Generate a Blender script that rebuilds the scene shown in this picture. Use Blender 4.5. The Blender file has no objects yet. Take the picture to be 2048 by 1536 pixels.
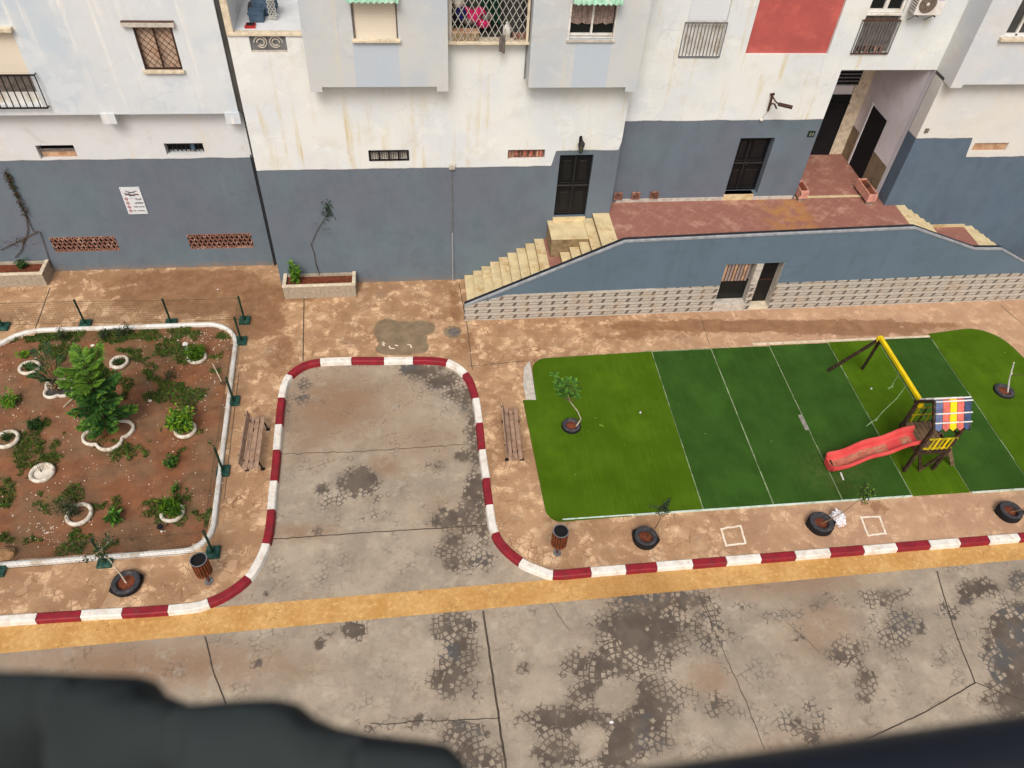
import bpy, bmesh, math, random
import numpy as np
from mathutils import Vector, Matrix, noise as mnoise
random.seed(7)
SC = bpy.context.scene
COL = SC.collection
# ---------------------------------------------------------------- camera, sky, sun, exposure
CAM_H = 16.5
FPX = 1545.0
RR = Vector((0.99263317, -0.11026635, 0.05020677))   # right
UU = Vector((0.04731011, 0.73424992, 0.67722878))    # up
FF = Vector((0.11153986, 0.66986446, -0.73405754))   # forward
EYE = Vector((0, 0, CAM_H))
cd = bpy.data.cameras.new('camera'); cam = bpy.data.objects.new('camera', cd); COL.objects.link(cam)
cam.matrix_world = Matrix(((RR.x, UU.x, -FF.x, 0), (RR.y, UU.y, -FF.y, 0), (RR.z, UU.z, -FF.z, CAM_H), (0, 0, 0, 1)))
cd.sensor_width = 36; cd.lens = FPX / 2048 * 36; cd.clip_start = 0.02; cd.clip_end = 500
cd.dof.use_dof = True; cd.dof.focus_distance = 21; cd.dof.aperture_fstop = 3.4
SC.camera = cam
w = bpy.data.worlds.new("World"); SC.world = w; w.use_nodes = True
nt = w.node_tree; bg = nt.nodes['Background']
sky = nt.nodes.new('ShaderNodeTexSky'); sky.sky_type = 'NISHITA'; sky.sun_disc = False
SUN_EL, SUN_AZ = 50, 195          # degrees; azimuth clockwise from +y
sky.sun_elevation = math.radians(SUN_EL); sky.sun_rotation = math.radians(SUN_AZ)
sky.air_density = 0.6; sky.dust_density = 7.0; sky.ozone_density = 0.6
nt.links.new(sky.outputs[0], bg.inputs[0]); bg.inputs[1].default_value = 0.13
sl = bpy.data.lights.new('sun', 'SUN'); sl.energy = 1.2; sl.angle = math.radians(22); sl.color = (1, 0.98, 0.95)
so = bpy.data.objects.new('sun', sl); COL.objects.link(so)
az, el = math.radians(SUN_AZ), math.radians(SUN_EL)
sd = Vector((math.sin(az) * math.cos(el), math.cos(az) * math.cos(el), math.sin(el)))
so.rotation_euler = sd.to_track_quat('Z', 'Y').to_euler(); so.location = (0, -20, 40)
SC.view_settings.view_transform = 'Standard'; SC.view_settings.look = 'None'
SC.view_settings.exposure = 0.08; SC.view_settings.gamma = 1; SC.view_settings.use_curve_mapping = False

# ---------------------------------------------------------------- surveying helpers: sight lines to real planes
def ray(px, py):
    return RR * ((px - 1024) / FPX) - UU * ((py - 768) / FPX) + FF
def G(px, py, z=0.0):
    d = ray(px, py); t = (z - CAM_H) / d.z; return EYE + d * t
def F(px, py, y):
    d = ray(px, py); return EYE + d * (y / d.y)
def X(px, py, x):
    d = ray(px, py); return EYE + d * (x / d.x)
def D(px, py, dist):
    d = ray(px, py); return EYE + d * dist
def rect(tl, br, y):
    a, b = F(*tl, y), F(*br, y); return a.x, b.x, b.z, a.z     # x0,x1,z0,z1

# ---------------------------------------------------------------- materials
def lin(c):
    return tuple((v / 255 / 12.92) if v / 255 <= .04045 else ((v / 255 + .055) / 1.055) ** 2.4 for v in c) + (1,)
class S:
    """socket wrapper with arithmetic"""
    def __init__(s, n, k): s.n, s.k = n, k
    def m(s, op, o=None, p=None, clamp=False):
        nd = s.n.nodes.new('ShaderNodeMath'); nd.operation = op; nd.use_clamp = clamp
        for i, v in enumerate((s, o, p)):
            if v is None: continue
            if isinstance(v, S): s.n.links.new(v.k, nd.inputs[i])
            else: nd.inputs[i].default_value = v
        return S(s.n, nd.outputs[0])
    def __add__(s, o): return s.m('ADD', o)
    def __sub__(s, o): return s.m('SUBTRACT', o)
    def __mul__(s, o): return s.m('MULTIPLY', o)
    def __truediv__(s, o): return s.m('DIVIDE', o)
    def gt(s, o): return s.m('GREATER_THAN', o)
    def lt(s, o): return s.m('LESS_THAN', o)
    def floor(s): return s.m('FLOOR')
    def fract(s): return s.m('FRACT')
    def abs(s): return s.m('ABSOLUTE')
    def min(s, o): return s.m('MINIMUM', o)
    def max(s, o): return s.m('MAXIMUM', o)
    def sm(s, a, b):
        nd = s.n.nodes.new('ShaderNodeMapRange'); nd.interpolation_type = 'SMOOTHSTEP'
        s.n.links.new(s.k, nd.inputs[0])
        for i, v in ((1, a), (2, b)):
            if isinstance(v, S): s.n.links.new(v.k, nd.inputs[i])
            else: nd.inputs[i].default_value = v
        nd.inputs[3].default_value = 0; nd.inputs[4].default_value = 1
        return S(s.n, nd.outputs[0])
class M:
    def __init__(s, name, rough=.8, world=True):
        s.mat = bpy.data.materials.new(name); s.mat.use_nodes = True
        s.t = s.mat.node_tree; s.b = s.t.nodes['Principled BSDF']; s.b.inputs['Roughness'].default_value = rough
        s.b.inputs['Specular IOR Level'].default_value = .3
        if world: s.P = S(s.t, s.t.nodes.new('ShaderNodeNewGeometry').outputs['Position'])
        else: s.P = S(s.t, s.t.nodes.new('ShaderNodeTexCoord').outputs['Object'])
        sp = s.t.nodes.new('ShaderNodeSeparateXYZ'); s.t.links.new(s.P.k, sp.inputs[0])
        s.x, s.y, s.z = (S(s.t, sp.outputs[i]) for i in range(3))
    def vec(s, x, y, z):
        n = s.t.nodes.new('ShaderNodeCombineXYZ')
        for i, v in enumerate((x, y, z)):
            if isinstance(v, S): s.t.links.new(v.k, n.inputs[i])
            else: n.inputs[i].default_value = v
        return S(s.t, n.outputs[0])
    def scl(s, sx, sy, sz, off=0):
        n = s.t.nodes.new('ShaderNodeMapping'); n.inputs['Scale'].default_value = (sx, sy, sz); n.inputs['Location'].default_value = (off, off * .7, off * 1.3)
        s.t.links.new(s.P.k, n.inputs[0]); return S(s.t, n.outputs[0])
    def noise(s, scale, detail=4, rough=.55, v=None, dist=0):
        n = s.t.nodes.new('ShaderNodeTexNoise'); n.inputs['Scale'].default_value = scale; n.inputs['Detail'].default_value = detail
        n.inputs['Roughness'].default_value = rough; n.inputs['Distortion'].default_value = dist
        s.t.links.new((v or s.P).k, n.inputs['Vector']); return S(s.t, n.outputs['Fac'])
    def voro(s, scale, feature='DISTANCE_TO_EDGE', v=None, out='Distance', rnd=1):
        n = s.t.nodes.new('ShaderNodeTexVoronoi'); n.feature = feature; n.inputs['Scale'].default_value = scale
        n.inputs['Randomness'].default_value = rnd
        s.t.links.new((v or s.P).k, n.inputs['Vector']); return S(s.t, n.outputs[out])
    def attr(s, name):
        n = s.t.nodes.new('ShaderNodeAttribute'); n.attribute_name = name; return S(s.t, n.outputs['Fac'])
    def col(s, c):
        n = s.t.nodes.new('ShaderNodeRGB'); n.outputs[0].default_value = lin(c); return S(s.t, n.outputs[0])
    def mix(s, f, a, b, mode='MIX'):
        n = s.t.nodes.new('ShaderNodeMix'); n.data_type = 'RGBA'; n.blend_type = mode
        for i, v in ((0, f), (6, a), (7, b)):
            if isinstance(v, S): s.t.links.new(v.k, n.inputs[i])
            elif i == 0: n.inputs[0].default_value = v
            else: n.inputs[i].default_value = lin(v)
        return S(s.t, n.outputs[2])
    def out(s, c): s.t.links.new(c.k, s.b.inputs['Base Color'])
    def rough(s, r): s.t.links.new(r.k, s.b.inputs['Roughness'])
    def bump(s, h, strength=.3, dist=.01):
        n = s.t.nodes.new('ShaderNodeBump'); n.inputs['Strength'].default_value = strength; n.inputs['Distance'].default_value = dist
        s.t.links.new(h.k, n.inputs['Height']); s.t.links.new(n.outputs[0], s.b.inputs['Normal'])
def plain(name, c, rough=.7, var=.25, scale=6, metal=0, dirt=None, alpha=None):
    """one colour with procedural wear"""
    m = M(name, rough, world=False)
    n = m.noise(scale, 5, .6); c2 = tuple(v * (1 - var) for v in c)
    o = m.mix(n.sm(.35, .7), c, c2)
    if dirt: o = m.mix(m.noise(scale * .6 + 1, 6, .7).sm(.5, .66), o, dirt)
    m.out(o); m.b.inputs['Metallic'].default_value = metal
    m.bump(m.noise(scale * 12, 3), .12)
    return m.mat
def foliage(name, a, b, scale=9, tr=.15):
    m = M(name, .55, world=True)
    o = m.mix(m.noise(scale, 3).sm(.35, .65), a, b); m.out(o)
    m.b.inputs['Subsurface Weight'].default_value = 0
    g = m.t.nodes.new('ShaderNodeBsdfTranslucent'); m.t.links.new(o.k, g.inputs[0])
    x = m.t.nodes.new('ShaderNodeMixShader'); x.inputs[0].default_value = tr
    om = m.t.nodes['Material Output']; m.t.links.new(m.b.outputs[0], x.inputs[1]); m.t.links.new(g.outputs[0], x.inputs[2]); m.t.links.new(x.outputs[0], om.inputs[0])
    return m.mat

def wall_paint(name, upper, lower=None, split=(), stain=(214, 200, 172), stain_amt=.5, cool=(196, 205, 212), cool_amt=.4, low2=None, patches=()):
    m = M(name, .85)
    big = m.noise(.45, 5, .6); streak = m.noise(1.0, 4, .6, m.scl(5, 5, .28)); st2 = m.noise(1, 5, .65, m.scl(1.6, 1.6, .5, 5))
    up = m.mix(big.sm(.42, .62) * cool_amt, upper, cool)
    up = m.mix((streak.sm(.5, .72) * st2.sm(.42, .62)) * stain_amt, up, stain)
    up = m.mix(m.noise(1, 6, .7, m.scl(14, 14, .9, 3)).sm(.62, .74) * st2.sm(.45, .6) * .4, up, tuple(v * .72 for v in stain))
    up = m.mix(m.noise(22, 4, .7).sm(.6, .8) * .16, up, (120, 115, 105))
    gr = m.noise(1, 5, .6, m.scl(.9, .9, 1.5, 12)); up = m.mix(gr.sm(.5, .64) * m.noise(4, 5, .7).sm(.35, .65) * .35, up, tuple(a * .55 + b * .38 for a, b in zip(upper, stain)))
    up = m.mix(m.noise(1, 5, .7, m.scl(.8, .8, 1.1, 33)).sm(.58, .6) * .35, up, tuple(min(255, v * 1.05) for v in upper))
    hc = m.voro(.75, v=m.vec(m.x + (m.noise(3, 4) - .5) * .5, m.y, m.z + (m.noise(2.6, 4) - .5) * .5)).sm(.011, .003) * m.noise(.9, 3, .5, m.scl(1, 1, 1, 41)).sm(.53, .6)
    up = m.mix(hc * .16, up, tuple(v * .6 for v in upper))
    for a, b, c, d in patches:
        up = m.mix(m.x.gt(a) * m.x.lt(b) * m.z.gt(c) * m.z.lt(d) * .8, up, (176, 190, 202))
    if lower:
        zz = None; prev = None
        for x0, z in split:
            if zz is None: zz = m.x * 0 + z
            else: zz = zz + m.x.sm(x0 - .07, x0 + .07) * (z - prev)
            prev = z
        zz = zz + (m.noise(1.3, 2, .5, m.scl(1, 1, 0)) - .5) * .07 + (m.noise(9, 2, .5, m.scl(1, 1, .0)) - .5) * .02
        lo = m.mix(big.sm(.35, .65), lower, low2 or tuple(v * f for v, f in zip(lower, (.95, .99, 1.0))))
        lo = m.mix(m.noise(2.2, 4, .6, m.scl(1, 1, .6, 9)).sm(.4, .7) * .4, lo, tuple(v * .86 for v in lower))
        lo = m.mix(streak.sm(.6, .8) * .22, lo, tuple(min(255, v * 1.18) for v in lower))
        lo = m.mix((m.noise(3, 6, .7).sm(.55, .7) * m.z.sm(.55, .0)) * .6, lo, (128, 112, 96))
        lo = m.mix(m.noise(30, 3).sm(.66, .74) * .25, lo, (160, 165, 168)); lo = m.mix(hc * .25, lo, (70, 74, 80))
        lo = m.mix(m.noise(1, 5, .7, m.scl(1, 1, 1.4, 51)).sm(.57, .6) * .25, lo, tuple(v * .9 for v in lower))
        lo = m.mix(m.z.sm(.28, .0) * m.noise(5, 5, .7).sm(.3, .6) * .6, lo, (138, 118, 98))
        edge = (m.z - zz).abs().lt(.018)
        f = m.z.gt(zz); up = m.mix(f, lo, up); up = m.mix(edge * .55, up, (70, 72, 76))
    m.out(up); m.bump(m.noise(35, 5, .6) + m.noise(3, 3) * 2, .18, .01)
    return m.mat

MAT = {}
SLATE, SLATE2 = (101, 117, 126), (103, 110, 121)
MAT['white'] = plain('white_paint', (226, 226, 220), .6, .08, 3, dirt=(190, 180, 162))
MAT['cream'] = plain('cream_shutter', (222, 208, 182), .6, .06, 2, dirt=(205, 192, 168))
MAT['greyshut'] = plain('pale_grey_shutter', (214, 219, 222), .5, .05, 2)
MAT['sill'] = plain('stone_sill', (220, 208, 182), .8, .12, 6, dirt=(186, 172, 148))
MAT['black'] = plain('black_iron', (26, 25, 26), .5, .3, 8)
MAT['blackdoor'] = plain('black_painted_door', (20, 21, 25), .38, .3, 4)
MAT['doorline'] = plain('worn_door_edge', (66, 64, 60), .5, .2, 6)
MAT['dark'] = plain('dark_interior', (22, 22, 24), .9, .3, 2)
MAT['darkgrey'] = plain('dark_grey_interior', (74, 73, 70), .9, .2, 1.5)
MAT['glass'] = plain('dark_window_glass', (24, 30, 30), .08, .2, 1)
MAT['rust'] = plain('rusty_brown_iron', (92, 62, 46), .7, .35, 9)
MAT['browniron'] = plain('brown_iron', (66, 42, 34), .6, .25, 9)
MAT['tan'] = plain('tan_board', (196, 160, 128), .8, .25, 3, dirt=(160, 120, 90))
MAT['paleboard'] = plain('pale_tan_board', (206, 180, 156), .8, .15, 3, dirt=(188, 150, 122))
MAT['terra'] = plain('terracotta', (152, 108, 92), .85, .3, 10, dirt=(190, 156, 134))
MAT['green'] = plain('dark_green_paint', (26, 74, 64), .5, .25, 8, dirt=(70, 100, 88))
MAT['greenpost'] = plain('green_post_paint', (16, 56, 40), .45, .3, 8)
MAT['net'] = plain('green_wire', (52, 66, 50), .7, .2, 4)
MAT['awning'] = plain('green_corrugated_sheet', (150, 196, 168), .6, .18, 5, dirt=(190, 205, 190))
MAT['concrete'] = plain('grey_concrete', (150, 146, 136), .9, .25, 7)
MAT['lightconc'] = plain('pale_concrete', (196, 190, 178), .9, .15, 7)
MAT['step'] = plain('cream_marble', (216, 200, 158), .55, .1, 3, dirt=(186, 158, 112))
MAT['riser'] = plain('shaded_cream_riser', (150, 130, 96), .7, .2, 6, dirt=(112, 92, 66))  # riser and nosing shade put into the colour, darker than the treads
MAT['redpanel'] = plain('red_painted_panel', (176, 88, 82), .8, .08, 1.2, dirt=(186, 96, 88))
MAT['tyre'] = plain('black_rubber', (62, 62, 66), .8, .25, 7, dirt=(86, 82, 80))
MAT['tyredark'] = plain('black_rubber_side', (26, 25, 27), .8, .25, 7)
MAT['whitetyre'] = plain('white_painted_rubber', (220, 214, 198), .7, .12, 9, dirt=(166, 150, 126))
MAT['redsoil'] = plain('red_earth', (124, 66, 42), .95, .35, 14, dirt=(92, 50, 34))
MAT['pinkpot'] = plain('pink_concrete', (212, 156, 138), .85, .15, 7, dirt=(180, 128, 112))
MAT['benchwood'] = plain('weathered_bench_wood', (170, 142, 120), .8, .22, 5, dirt=(140, 108, 88))
MAT['binwood'] = plain('brown_bin_slats', (122, 62, 30), .6, .35, 10)
MAT['grey'] = plain('grey_metal', (128, 130, 132), .5, .2, 6, .3)
MAT['greypipe'] = plain('grey_pipe_paint', (150, 155, 160), .6, .15, 6)
MAT['brass'] = plain('old_lamp_glass', (96, 100, 82), .4, .3, 10)
MAT['timber'] = plain('dark_brown_timber', (58, 42, 30), .8, .35, 9, dirt=(92, 72, 52))
MAT['timberlight'] = plain('worn_brown_timber', (134, 110, 84), .85, .25, 7, dirt=(104, 84, 62))
MAT['yellow'] = plain('yellow_plastic', (236, 206, 16), .45, .1, 4)
MAT['yellowdk'] = plain('yellow_green_rail', (186, 172, 22), .5, .2, 6)
MAT['blue'] = plain('faded_blue_board', (98, 112, 148), .6, .2, 6)
MAT['navy'] = plain('navy_board', (58, 76, 112), .6, .2, 6)
MAT['orange'] = plain('faded_red_board', (210, 108, 94), .6, .15, 6)
MAT['rope'] = plain('pale_green_rope', (150, 180, 130), .8, .2, 12)
MAT['bag'] = plain('white_plastic_bag', (226, 226, 228), .4, .08, 9, dirt=(214, 170, 165))
MAT['trunk'] = plain('grey_brown_bark', (132, 110, 82), .9, .3, 14)
MAT['stick'] = plain('pale_stick', (196, 186, 160), .8, .2, 9)
MAT['darktrunk'] = plain('dark_bark', (86, 70, 52), .9, .3, 14)
MAT['stone'] = plain('tan_rock', (178, 138, 96), .9, .2, 5)
MAT['pebble'] = plain('white_pebble', (222, 214, 198), .8, .12, 5)
MAT['cloth'] = plain('dark_green_cloth', (44, 52, 52), .95, .35, 3)
MAT['rail'] = plain('black_handrail', (40, 43, 50), .35, .25, 4)
MAT['ac'] = plain('white_enamel', (228, 226, 220), .4, .05, 3, dirt=(206, 200, 190))
MAT['acfan'] = plain('fan_grille', (132, 122, 110), .5, .2, 12)
MAT['aclogo'] = plain('blue_label', (34, 120, 190), .4, .05, 3)
MAT['sign'] = plain('white_sign_board', (214, 219, 222), .4, .04, 3)
MAT['ink'] = plain('grey_print', (112, 114, 114), .6, .1, 9)
MAT['redink'] = plain('red_print', (176, 78, 88), .6, .1, 9)
MAT['plaque'] = plain('dark_green_plaque', (34, 52, 40), .4, .2, 9)
MAT['curtain'] = plain('brown_patterned_curtain', (168, 148, 140), .9, .3, 26, dirt=(112, 90, 84))
MAT['navycloth'] = plain('navy_cloth', (34, 34, 92), .9, .3, 6)
MAT['pinkcloth'] = plain('pink_cloth', (206, 40, 106), .9, .3, 8)
MAT['greencloth'] = plain('green_cloth', (8, 66, 44), .9, .35, 5)
MAT['bluecloth'] = plain('dark_blue_cloth', (20, 52, 84), .9, .3, 6)
MAT['bluegrey'] = plain('blue_grey_plastic', (70, 92, 112), .6, .2, 6)
MAT['redplastic'] = plain('red_plastic', (170, 44, 40), .5, .2, 6)
MAT['wicker'] = plain('wicker', (150, 132, 100), .9, .35, 22)
MAT['greycloth'] = plain('grey_brown_cloth', (118, 110, 104), .9, .25, 8)
MAT['passwall'] = plain('pale_lilac_wall', (222, 220, 224), .85, .06, 1, dirt=(208, 204, 202))  # even pale lilac for the passage walls, with faint blotches
MAT['dado'] = plain('tan_dado', (136, 122, 98), .7, .15, 3)
MAT['mesh'] = plain('pale_diamond_mesh', (190, 190, 180), .6, .15, 9)
MAT['paint'] = plain('white_line_paint', (236, 226, 208), .8, .06, 9, dirt=(216, 190, 160))
MAT['seam'] = plain('pale_seam_tape', (140, 158, 118), .8, .25, 5, dirt=(96, 122, 84))
MAT['whiteedge'] = plain('white_edge_strip', (206, 224, 212), .6, .12, 4, dirt=(150, 180, 150))
L1 = MAT['leaf'] = foliage('mid_green_leaves', (62, 98, 30), (40, 70, 22))
MAT['leafy'] = foliage('yellow_green_leaves', (134, 168, 28), (74, 118, 26), 12)
MAT['leafb'] = foliage('bright_green_leaves', (96, 146, 48), (60, 104, 34), 10)
MAT['leafd'] = foliage('dark_green_leaves', (38, 66, 34), (26, 48, 26), 10)
MAT['leafg'] = foliage('grey_green_leaves', (86, 98, 66), (56, 68, 44), 14)
MAT['needle'] = foliage('conifer_green', (70, 112, 44), (44, 84, 38), 4)
MAT['needletop'] = foliage('bright_conifer_green', (112, 150, 50), (80, 122, 42), 6)
MAT['grass'] = foliage('weedy_grass', (112, 138, 56), (76, 102, 42), 5)
MAT['dry'] = foliage('dry_fronds', (170, 140, 100), (96, 70, 46), 20)

def mk_wall_mats():
    zL = F(240, 319, 20.9).z
    MAT['wallL'] = wall_paint('left_wall_paint', (207, 212, 213), SLATE, [(-50, zL)], cool=(204, 207, 209), low2=SLATE2)
    MAT['wallLu'] = wall_paint('left_upper_wall_paint', (205, 211, 213), None, cool=(187, 200, 209), cool_amt=1.0, stain=(228, 228, 222), stain_amt=1.0)
    a, b, c = F(800, 337, 19.85).z, F(1180, 301, 19.85).z, F(1450, 241, 20.4).z
    MAT['wallM'] = wall_paint('middle_wall_paint', (219, 223, 219), SLATE, [(-50, a), (F(1107, 320, 19.85).x, b), (6.0, c)], cool=(207, 214, 218), cool_amt=.8, stain=(204, 190, 150), stain_amt=1.0, low2=SLATE2)
    MAT['bay'] = wall_paint('bay_paint', (193, 197, 196), None, cool=(180, 190, 197), cool_amt=1.0, stain=(202, 199, 186), stain_amt=.9, patches=[(F(705, 90, 19.3).x, F(797, 90, 19.3).x, 6, F(750, 82, 19.3).z), (F(1150, 100, 19.3).x, F(1222, 100, 19.3).x, 6, F(1180, 86, 19.3).z)])
    r1, r2 = F(1880, 277, 19.9).z, F(2000, 314, 19.9).z
    MAT['wallR'] = wall_paint('right_wall_paint', (214, 213, 206), (88, 106, 123), [(-50, r1), (F(1938, 296, 19.9).x, r2)], stain=(214, 204, 180), low2=(92, 108, 122))
    MAT['bayR'] = wall_paint('right_bay_paint', (206, 208, 207), None, cool=(192, 201, 209), cool_amt=.8, stain=(216, 206, 184), stain_amt=.3)
    MAT['ramp'] = wall_paint('terrace_wall_paint', (91, 109, 123), None, cool=(95, 114, 129), cool_amt=.6, stain=(80, 96, 104), stain_amt=.5)
mk_wall_mats()

def m_tile():
    m = M('terracotta_floor_tiles', .6)
    u = (m.x + m.y) * (1 / .46); v = (m.x - m.y) * (1 / .46)
    d = ((u.fract() - .5).abs()).max((v.fract() - .5).abs())
    cell = m.noise(50, 0, .5, m.vec(u.floor(), v.floor(), 0))
    c = m.mix(cell.sm(.3, .7), (156, 108, 94), (134, 92, 82))
    c = m.mix(m.noise(1.6, 6, .7).sm(.48, .7) * .75, c, (188, 150, 130))
    c = m.mix(d.gt(.475) * m.noise(3, 3).sm(.42, .7) * .6, c, (200, 164, 140))
    dx = m.x - F(1570, 440, 19.6).x
    c = m.mix(m.noise(2.4, 5, .6).sm(.38, .6) * dx.abs().sm(1.3, .2) * .7, c, (176, 128, 68))
    m.out(c); m.bump(m.noise(20, 4), .1); return m.mat
MAT['tile'] = m_tile()
def m_clad():
    m = M('stone_strip_cladding', .6)
    u0 = m.x / .4; v0 = m.z / .25
    row = (v0.fract() * 5).floor()
    u = (u0 - row * .07 + v0.floor() * .05).fract()
    dk = u.lt(.25) * row.lt(3.5) * row.gt(.5)
    rowf = (v0.fract() * 5).fract(); mort = rowf.lt(.14).max((u - .6).abs().lt(.02))
    base = m.mix(m.noise(9, 4, .6, m.scl(1, 1, 3)).sm(.35, .65), (196, 192, 180), (172, 168, 157))
    base = m.mix((row * .5).fract().gt(.2) * u.gt(.3) * .7, base, (140, 136, 127))
    c = m.mix(mort * .35, base, (130, 124, 114)); c = m.mix(dk * .9, c, (76, 66, 60))
    c = m.mix(m.noise(2, 5).sm(.5, .7) * .3, c, (176, 150, 120))
    m.out(c); m.bump(m.noise(18, 4) - mort, .4, .01); return m.mat
MAT['clad'] = m_clad()
def m_plank(name, c1, c2, axis='y'):
    m = M(name, .7, world=False); a = m.y if axis == 'y' else m.x
    m.out(m.mix(m.noise(9, 3, .5, m.scl(1, 1, 1)).sm(.35, .65), c1, c2)); return m.mat
def m_turf(name, a, b):
    m = M(name, .9)
    n = m.noise(1.1, 5, .6); f = m.noise(60, 3, .7); g = m.noise(1, 3, .6, m.scl(14, .8, 1))
    c = m.mix(n.sm(.35, .65), a, b); c = m.mix(g.sm(.5, .68) * .18, c, tuple(v * 1.25 for v in a))
    c = m.mix(f.sm(.45, .75) * .45, c, tuple(v * .6 for v in b))
    c = m.mix(m.voro(3.2, 'F1').lt(.035) * m.noise(.8, 1).gt(.52), c, (180, 190, 150))
    dx = (m.x - 10.9) * .8; dy = m.y - 11.3; dd = (dx * dx + dy * dy).m('SQRT')
    c = m.mix(dd.sm(1.3, .2) * m.noise(5, 5, .7).sm(.35, .65) * .3, c, (104, 104, 62)); c = m.mix(m.noise(.6, 4, .6, m.scl(1, 1, 1, 9)).sm(.5, .68) * .3, c, tuple(v * 1.22 for v in a)); c = m.mix(m.noise(9, 5, .7, m.scl(1, .35, 1)).sm(.55, .75) * .22, c, tuple(v * .75 for v in b))
    m.b.inputs['Specular IOR Level'].default_value = .08
    m.out(c); m.bump(f, .6, .01); return m.mat
MAT['turfA'] = m_turf('bright_turf', (73, 102, 17), (65, 93, 10))
MAT['turfB'] = m_turf('dark_turf', (53, 86, 31), (46, 77, 25))
def m_slide():
    m = M('red_slide_plastic', .35, world=False)
    c = m.mix(m.noise(2, 3).sm(.3, .7), (212, 88, 84), (196, 66, 66)); m.out(c); return m.mat
MAT['slide'] = m_slide()
MAT['slidedirt'] = plain('dusty_slide_bed', (196, 118, 96), .8, .2, 9, dirt=(176, 150, 118))
def m_shutter(name, c):
    m = M(name, .6); k = (m.z / .05).fract()
    m.out(m.mix(k.lt(.14) * .35, c, tuple(v * .6 for v in c))); m.bump(k, .3, .01); return m.mat
MAT['shutC'] = m_shutter('cream_roller_shutter', (222, 213, 194)); MAT['shutG'] = m_shutter('grey_roller_shutter', (214, 220, 224))

def m_road():
    m = M('stamped_concrete_road', .75)
    dk, tint = m.attr('dark'), m.attr('tint')
    n1 = m.noise(.8, 6, .62); n2 = m.noise(4, 6, .68); n3 = m.noise(40, 4, .7)
    c = m.mix(n1.sm(.36, .64), (168, 156, 137), (148, 138, 121))
    c = m.mix(n2.sm(.48, .7) * .35, c, (178, 164, 142)); c = m.mix(n2.sm(.52, .3) * .4, c, (134, 124, 110))
    c = m.mix(m.noise(1.5, 6, .7, m.scl(1, 1, 1, 61)).sm(.5, .62) * m.noise(7, 5, .7).sm(.3, .65) * .45, c, (132, 116, 98))
    c = m.mix(m.noise(2.6, 6, .7, m.scl(1, 1, 1, 71)).sm(.52, .66) * .4, c, (186, 176, 154))
    c = m.mix(tint * (n1 * .4 + n2 * .9).sm(.42, .66) * 1.0, c, (140, 114, 90))
    c = m.mix(n3.sm(.5, .8) * .3, c, (120, 110, 98)); c = m.mix(m.noise(95, 2).sm(.66, .76) * .4, c, (200, 190, 172))
    # European fan stamping (two overlapping rows of circles)
    R = .8
    u = m.y + (m.noise(1.2, 2) - .5) * .1; v = m.x * -1 + (m.noise(1.1, 2, .5, m.scl(1, 1, 1, 7)) - .5) * .1
    kv = (v / R).floor(); odd = (kv * .5).fract() * 2      # 0/1
    def cen(oddk):
        uu = u / (2 * R) + oddk * .5
        return (uu.fract() - .5) * (2 * R)
    du0 = cen(odd); dv0 = v - kv * R
    r0 = (du0 * du0 + dv0 * dv0).m('SQRT')
    ins = r0.lt(R)
    du1 = cen(odd * -1 + 1); dv1 = dv0 - R
    r1 = (du1 * du1 + dv1 * dv1).m('SQRT')
    r = r0 * ins + r1 * (ins * -1 + 1)
    th = du0.m('ARCTAN2', dv0) * ins + du1.m('ARCTAN2', dv1) * (ins * -1 + 1)
    st = .125
    band = (r / st); bf = (band.fract() - .5).abs() * -1 + .5; bk = band.floor() + .5
    ncell = (bk * 6.283).floor().max(3.0)
    ta = th * ncell * (1 / 6.2832) + (bk * .37); tf = ((ta.fract() - .5).abs() * -1 + .5) * (bk / ncell) * 6.28
    wob = m.noise(14, 3)
    edge = bf.min(tf)
    L = edge.sm(.19, .09); cr_ = m.noise(57, 0, .5, m.vec(bk + kv * 3, ta.floor() + .5, 0)) - .5
    ex = dk + (m.noise(1.7, 5, .65, m.scl(1, 1, 1, 31)) - .5) * 1.3 + (n2 - .5) * .5 + cr_ * .5 + (m.noise(9, 4) - .5) * .3
    solid = (ex + cr_ * .55).sm(.68, .76)
    lines = L * (ex + (m.noise(2.4, 4) - .5) * .3).sm(.36, .52) * .92
    faint = L * m.noise(1.4, 5, .6).sm(.5, .62) * m.noise(6, 3).sm(.45, .6) * .5
    scr = m.voro(3.6, v=m.scl(1, 1, 0)).sm(.016, .004) * m.noise(1.1, 4, .6, m.scl(1, 1, 1, 11)).sm(.55, .62) * .35
    dc = m.mix(m.noise(2.4, 5).sm(.35, .65), (88, 78, 68), (104, 94, 82))
    dc = m.mix(m.noise(.9, 4, .6, m.scl(1, 1, 1, 21)).sm(.5, .62) * .6, dc, (82, 86, 88))
    soft = m.mix(dk.sm(.1, .7) * (n2 + (m.noise(1.6, 5) - .5)).sm(.36, .6) * .75, c, (118, 108, 95))
    c = m.mix(solid.max(lines).max(faint).max(scr), soft, dc)
    m.out(c)
    m.rough(solid * -.25 + .8)
    m.bump(L * -.5 + n2 * .6 + m.noise(30, 3) * .4, .25, .012)
    return m.mat
MAT['road'] = m_road()
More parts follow.
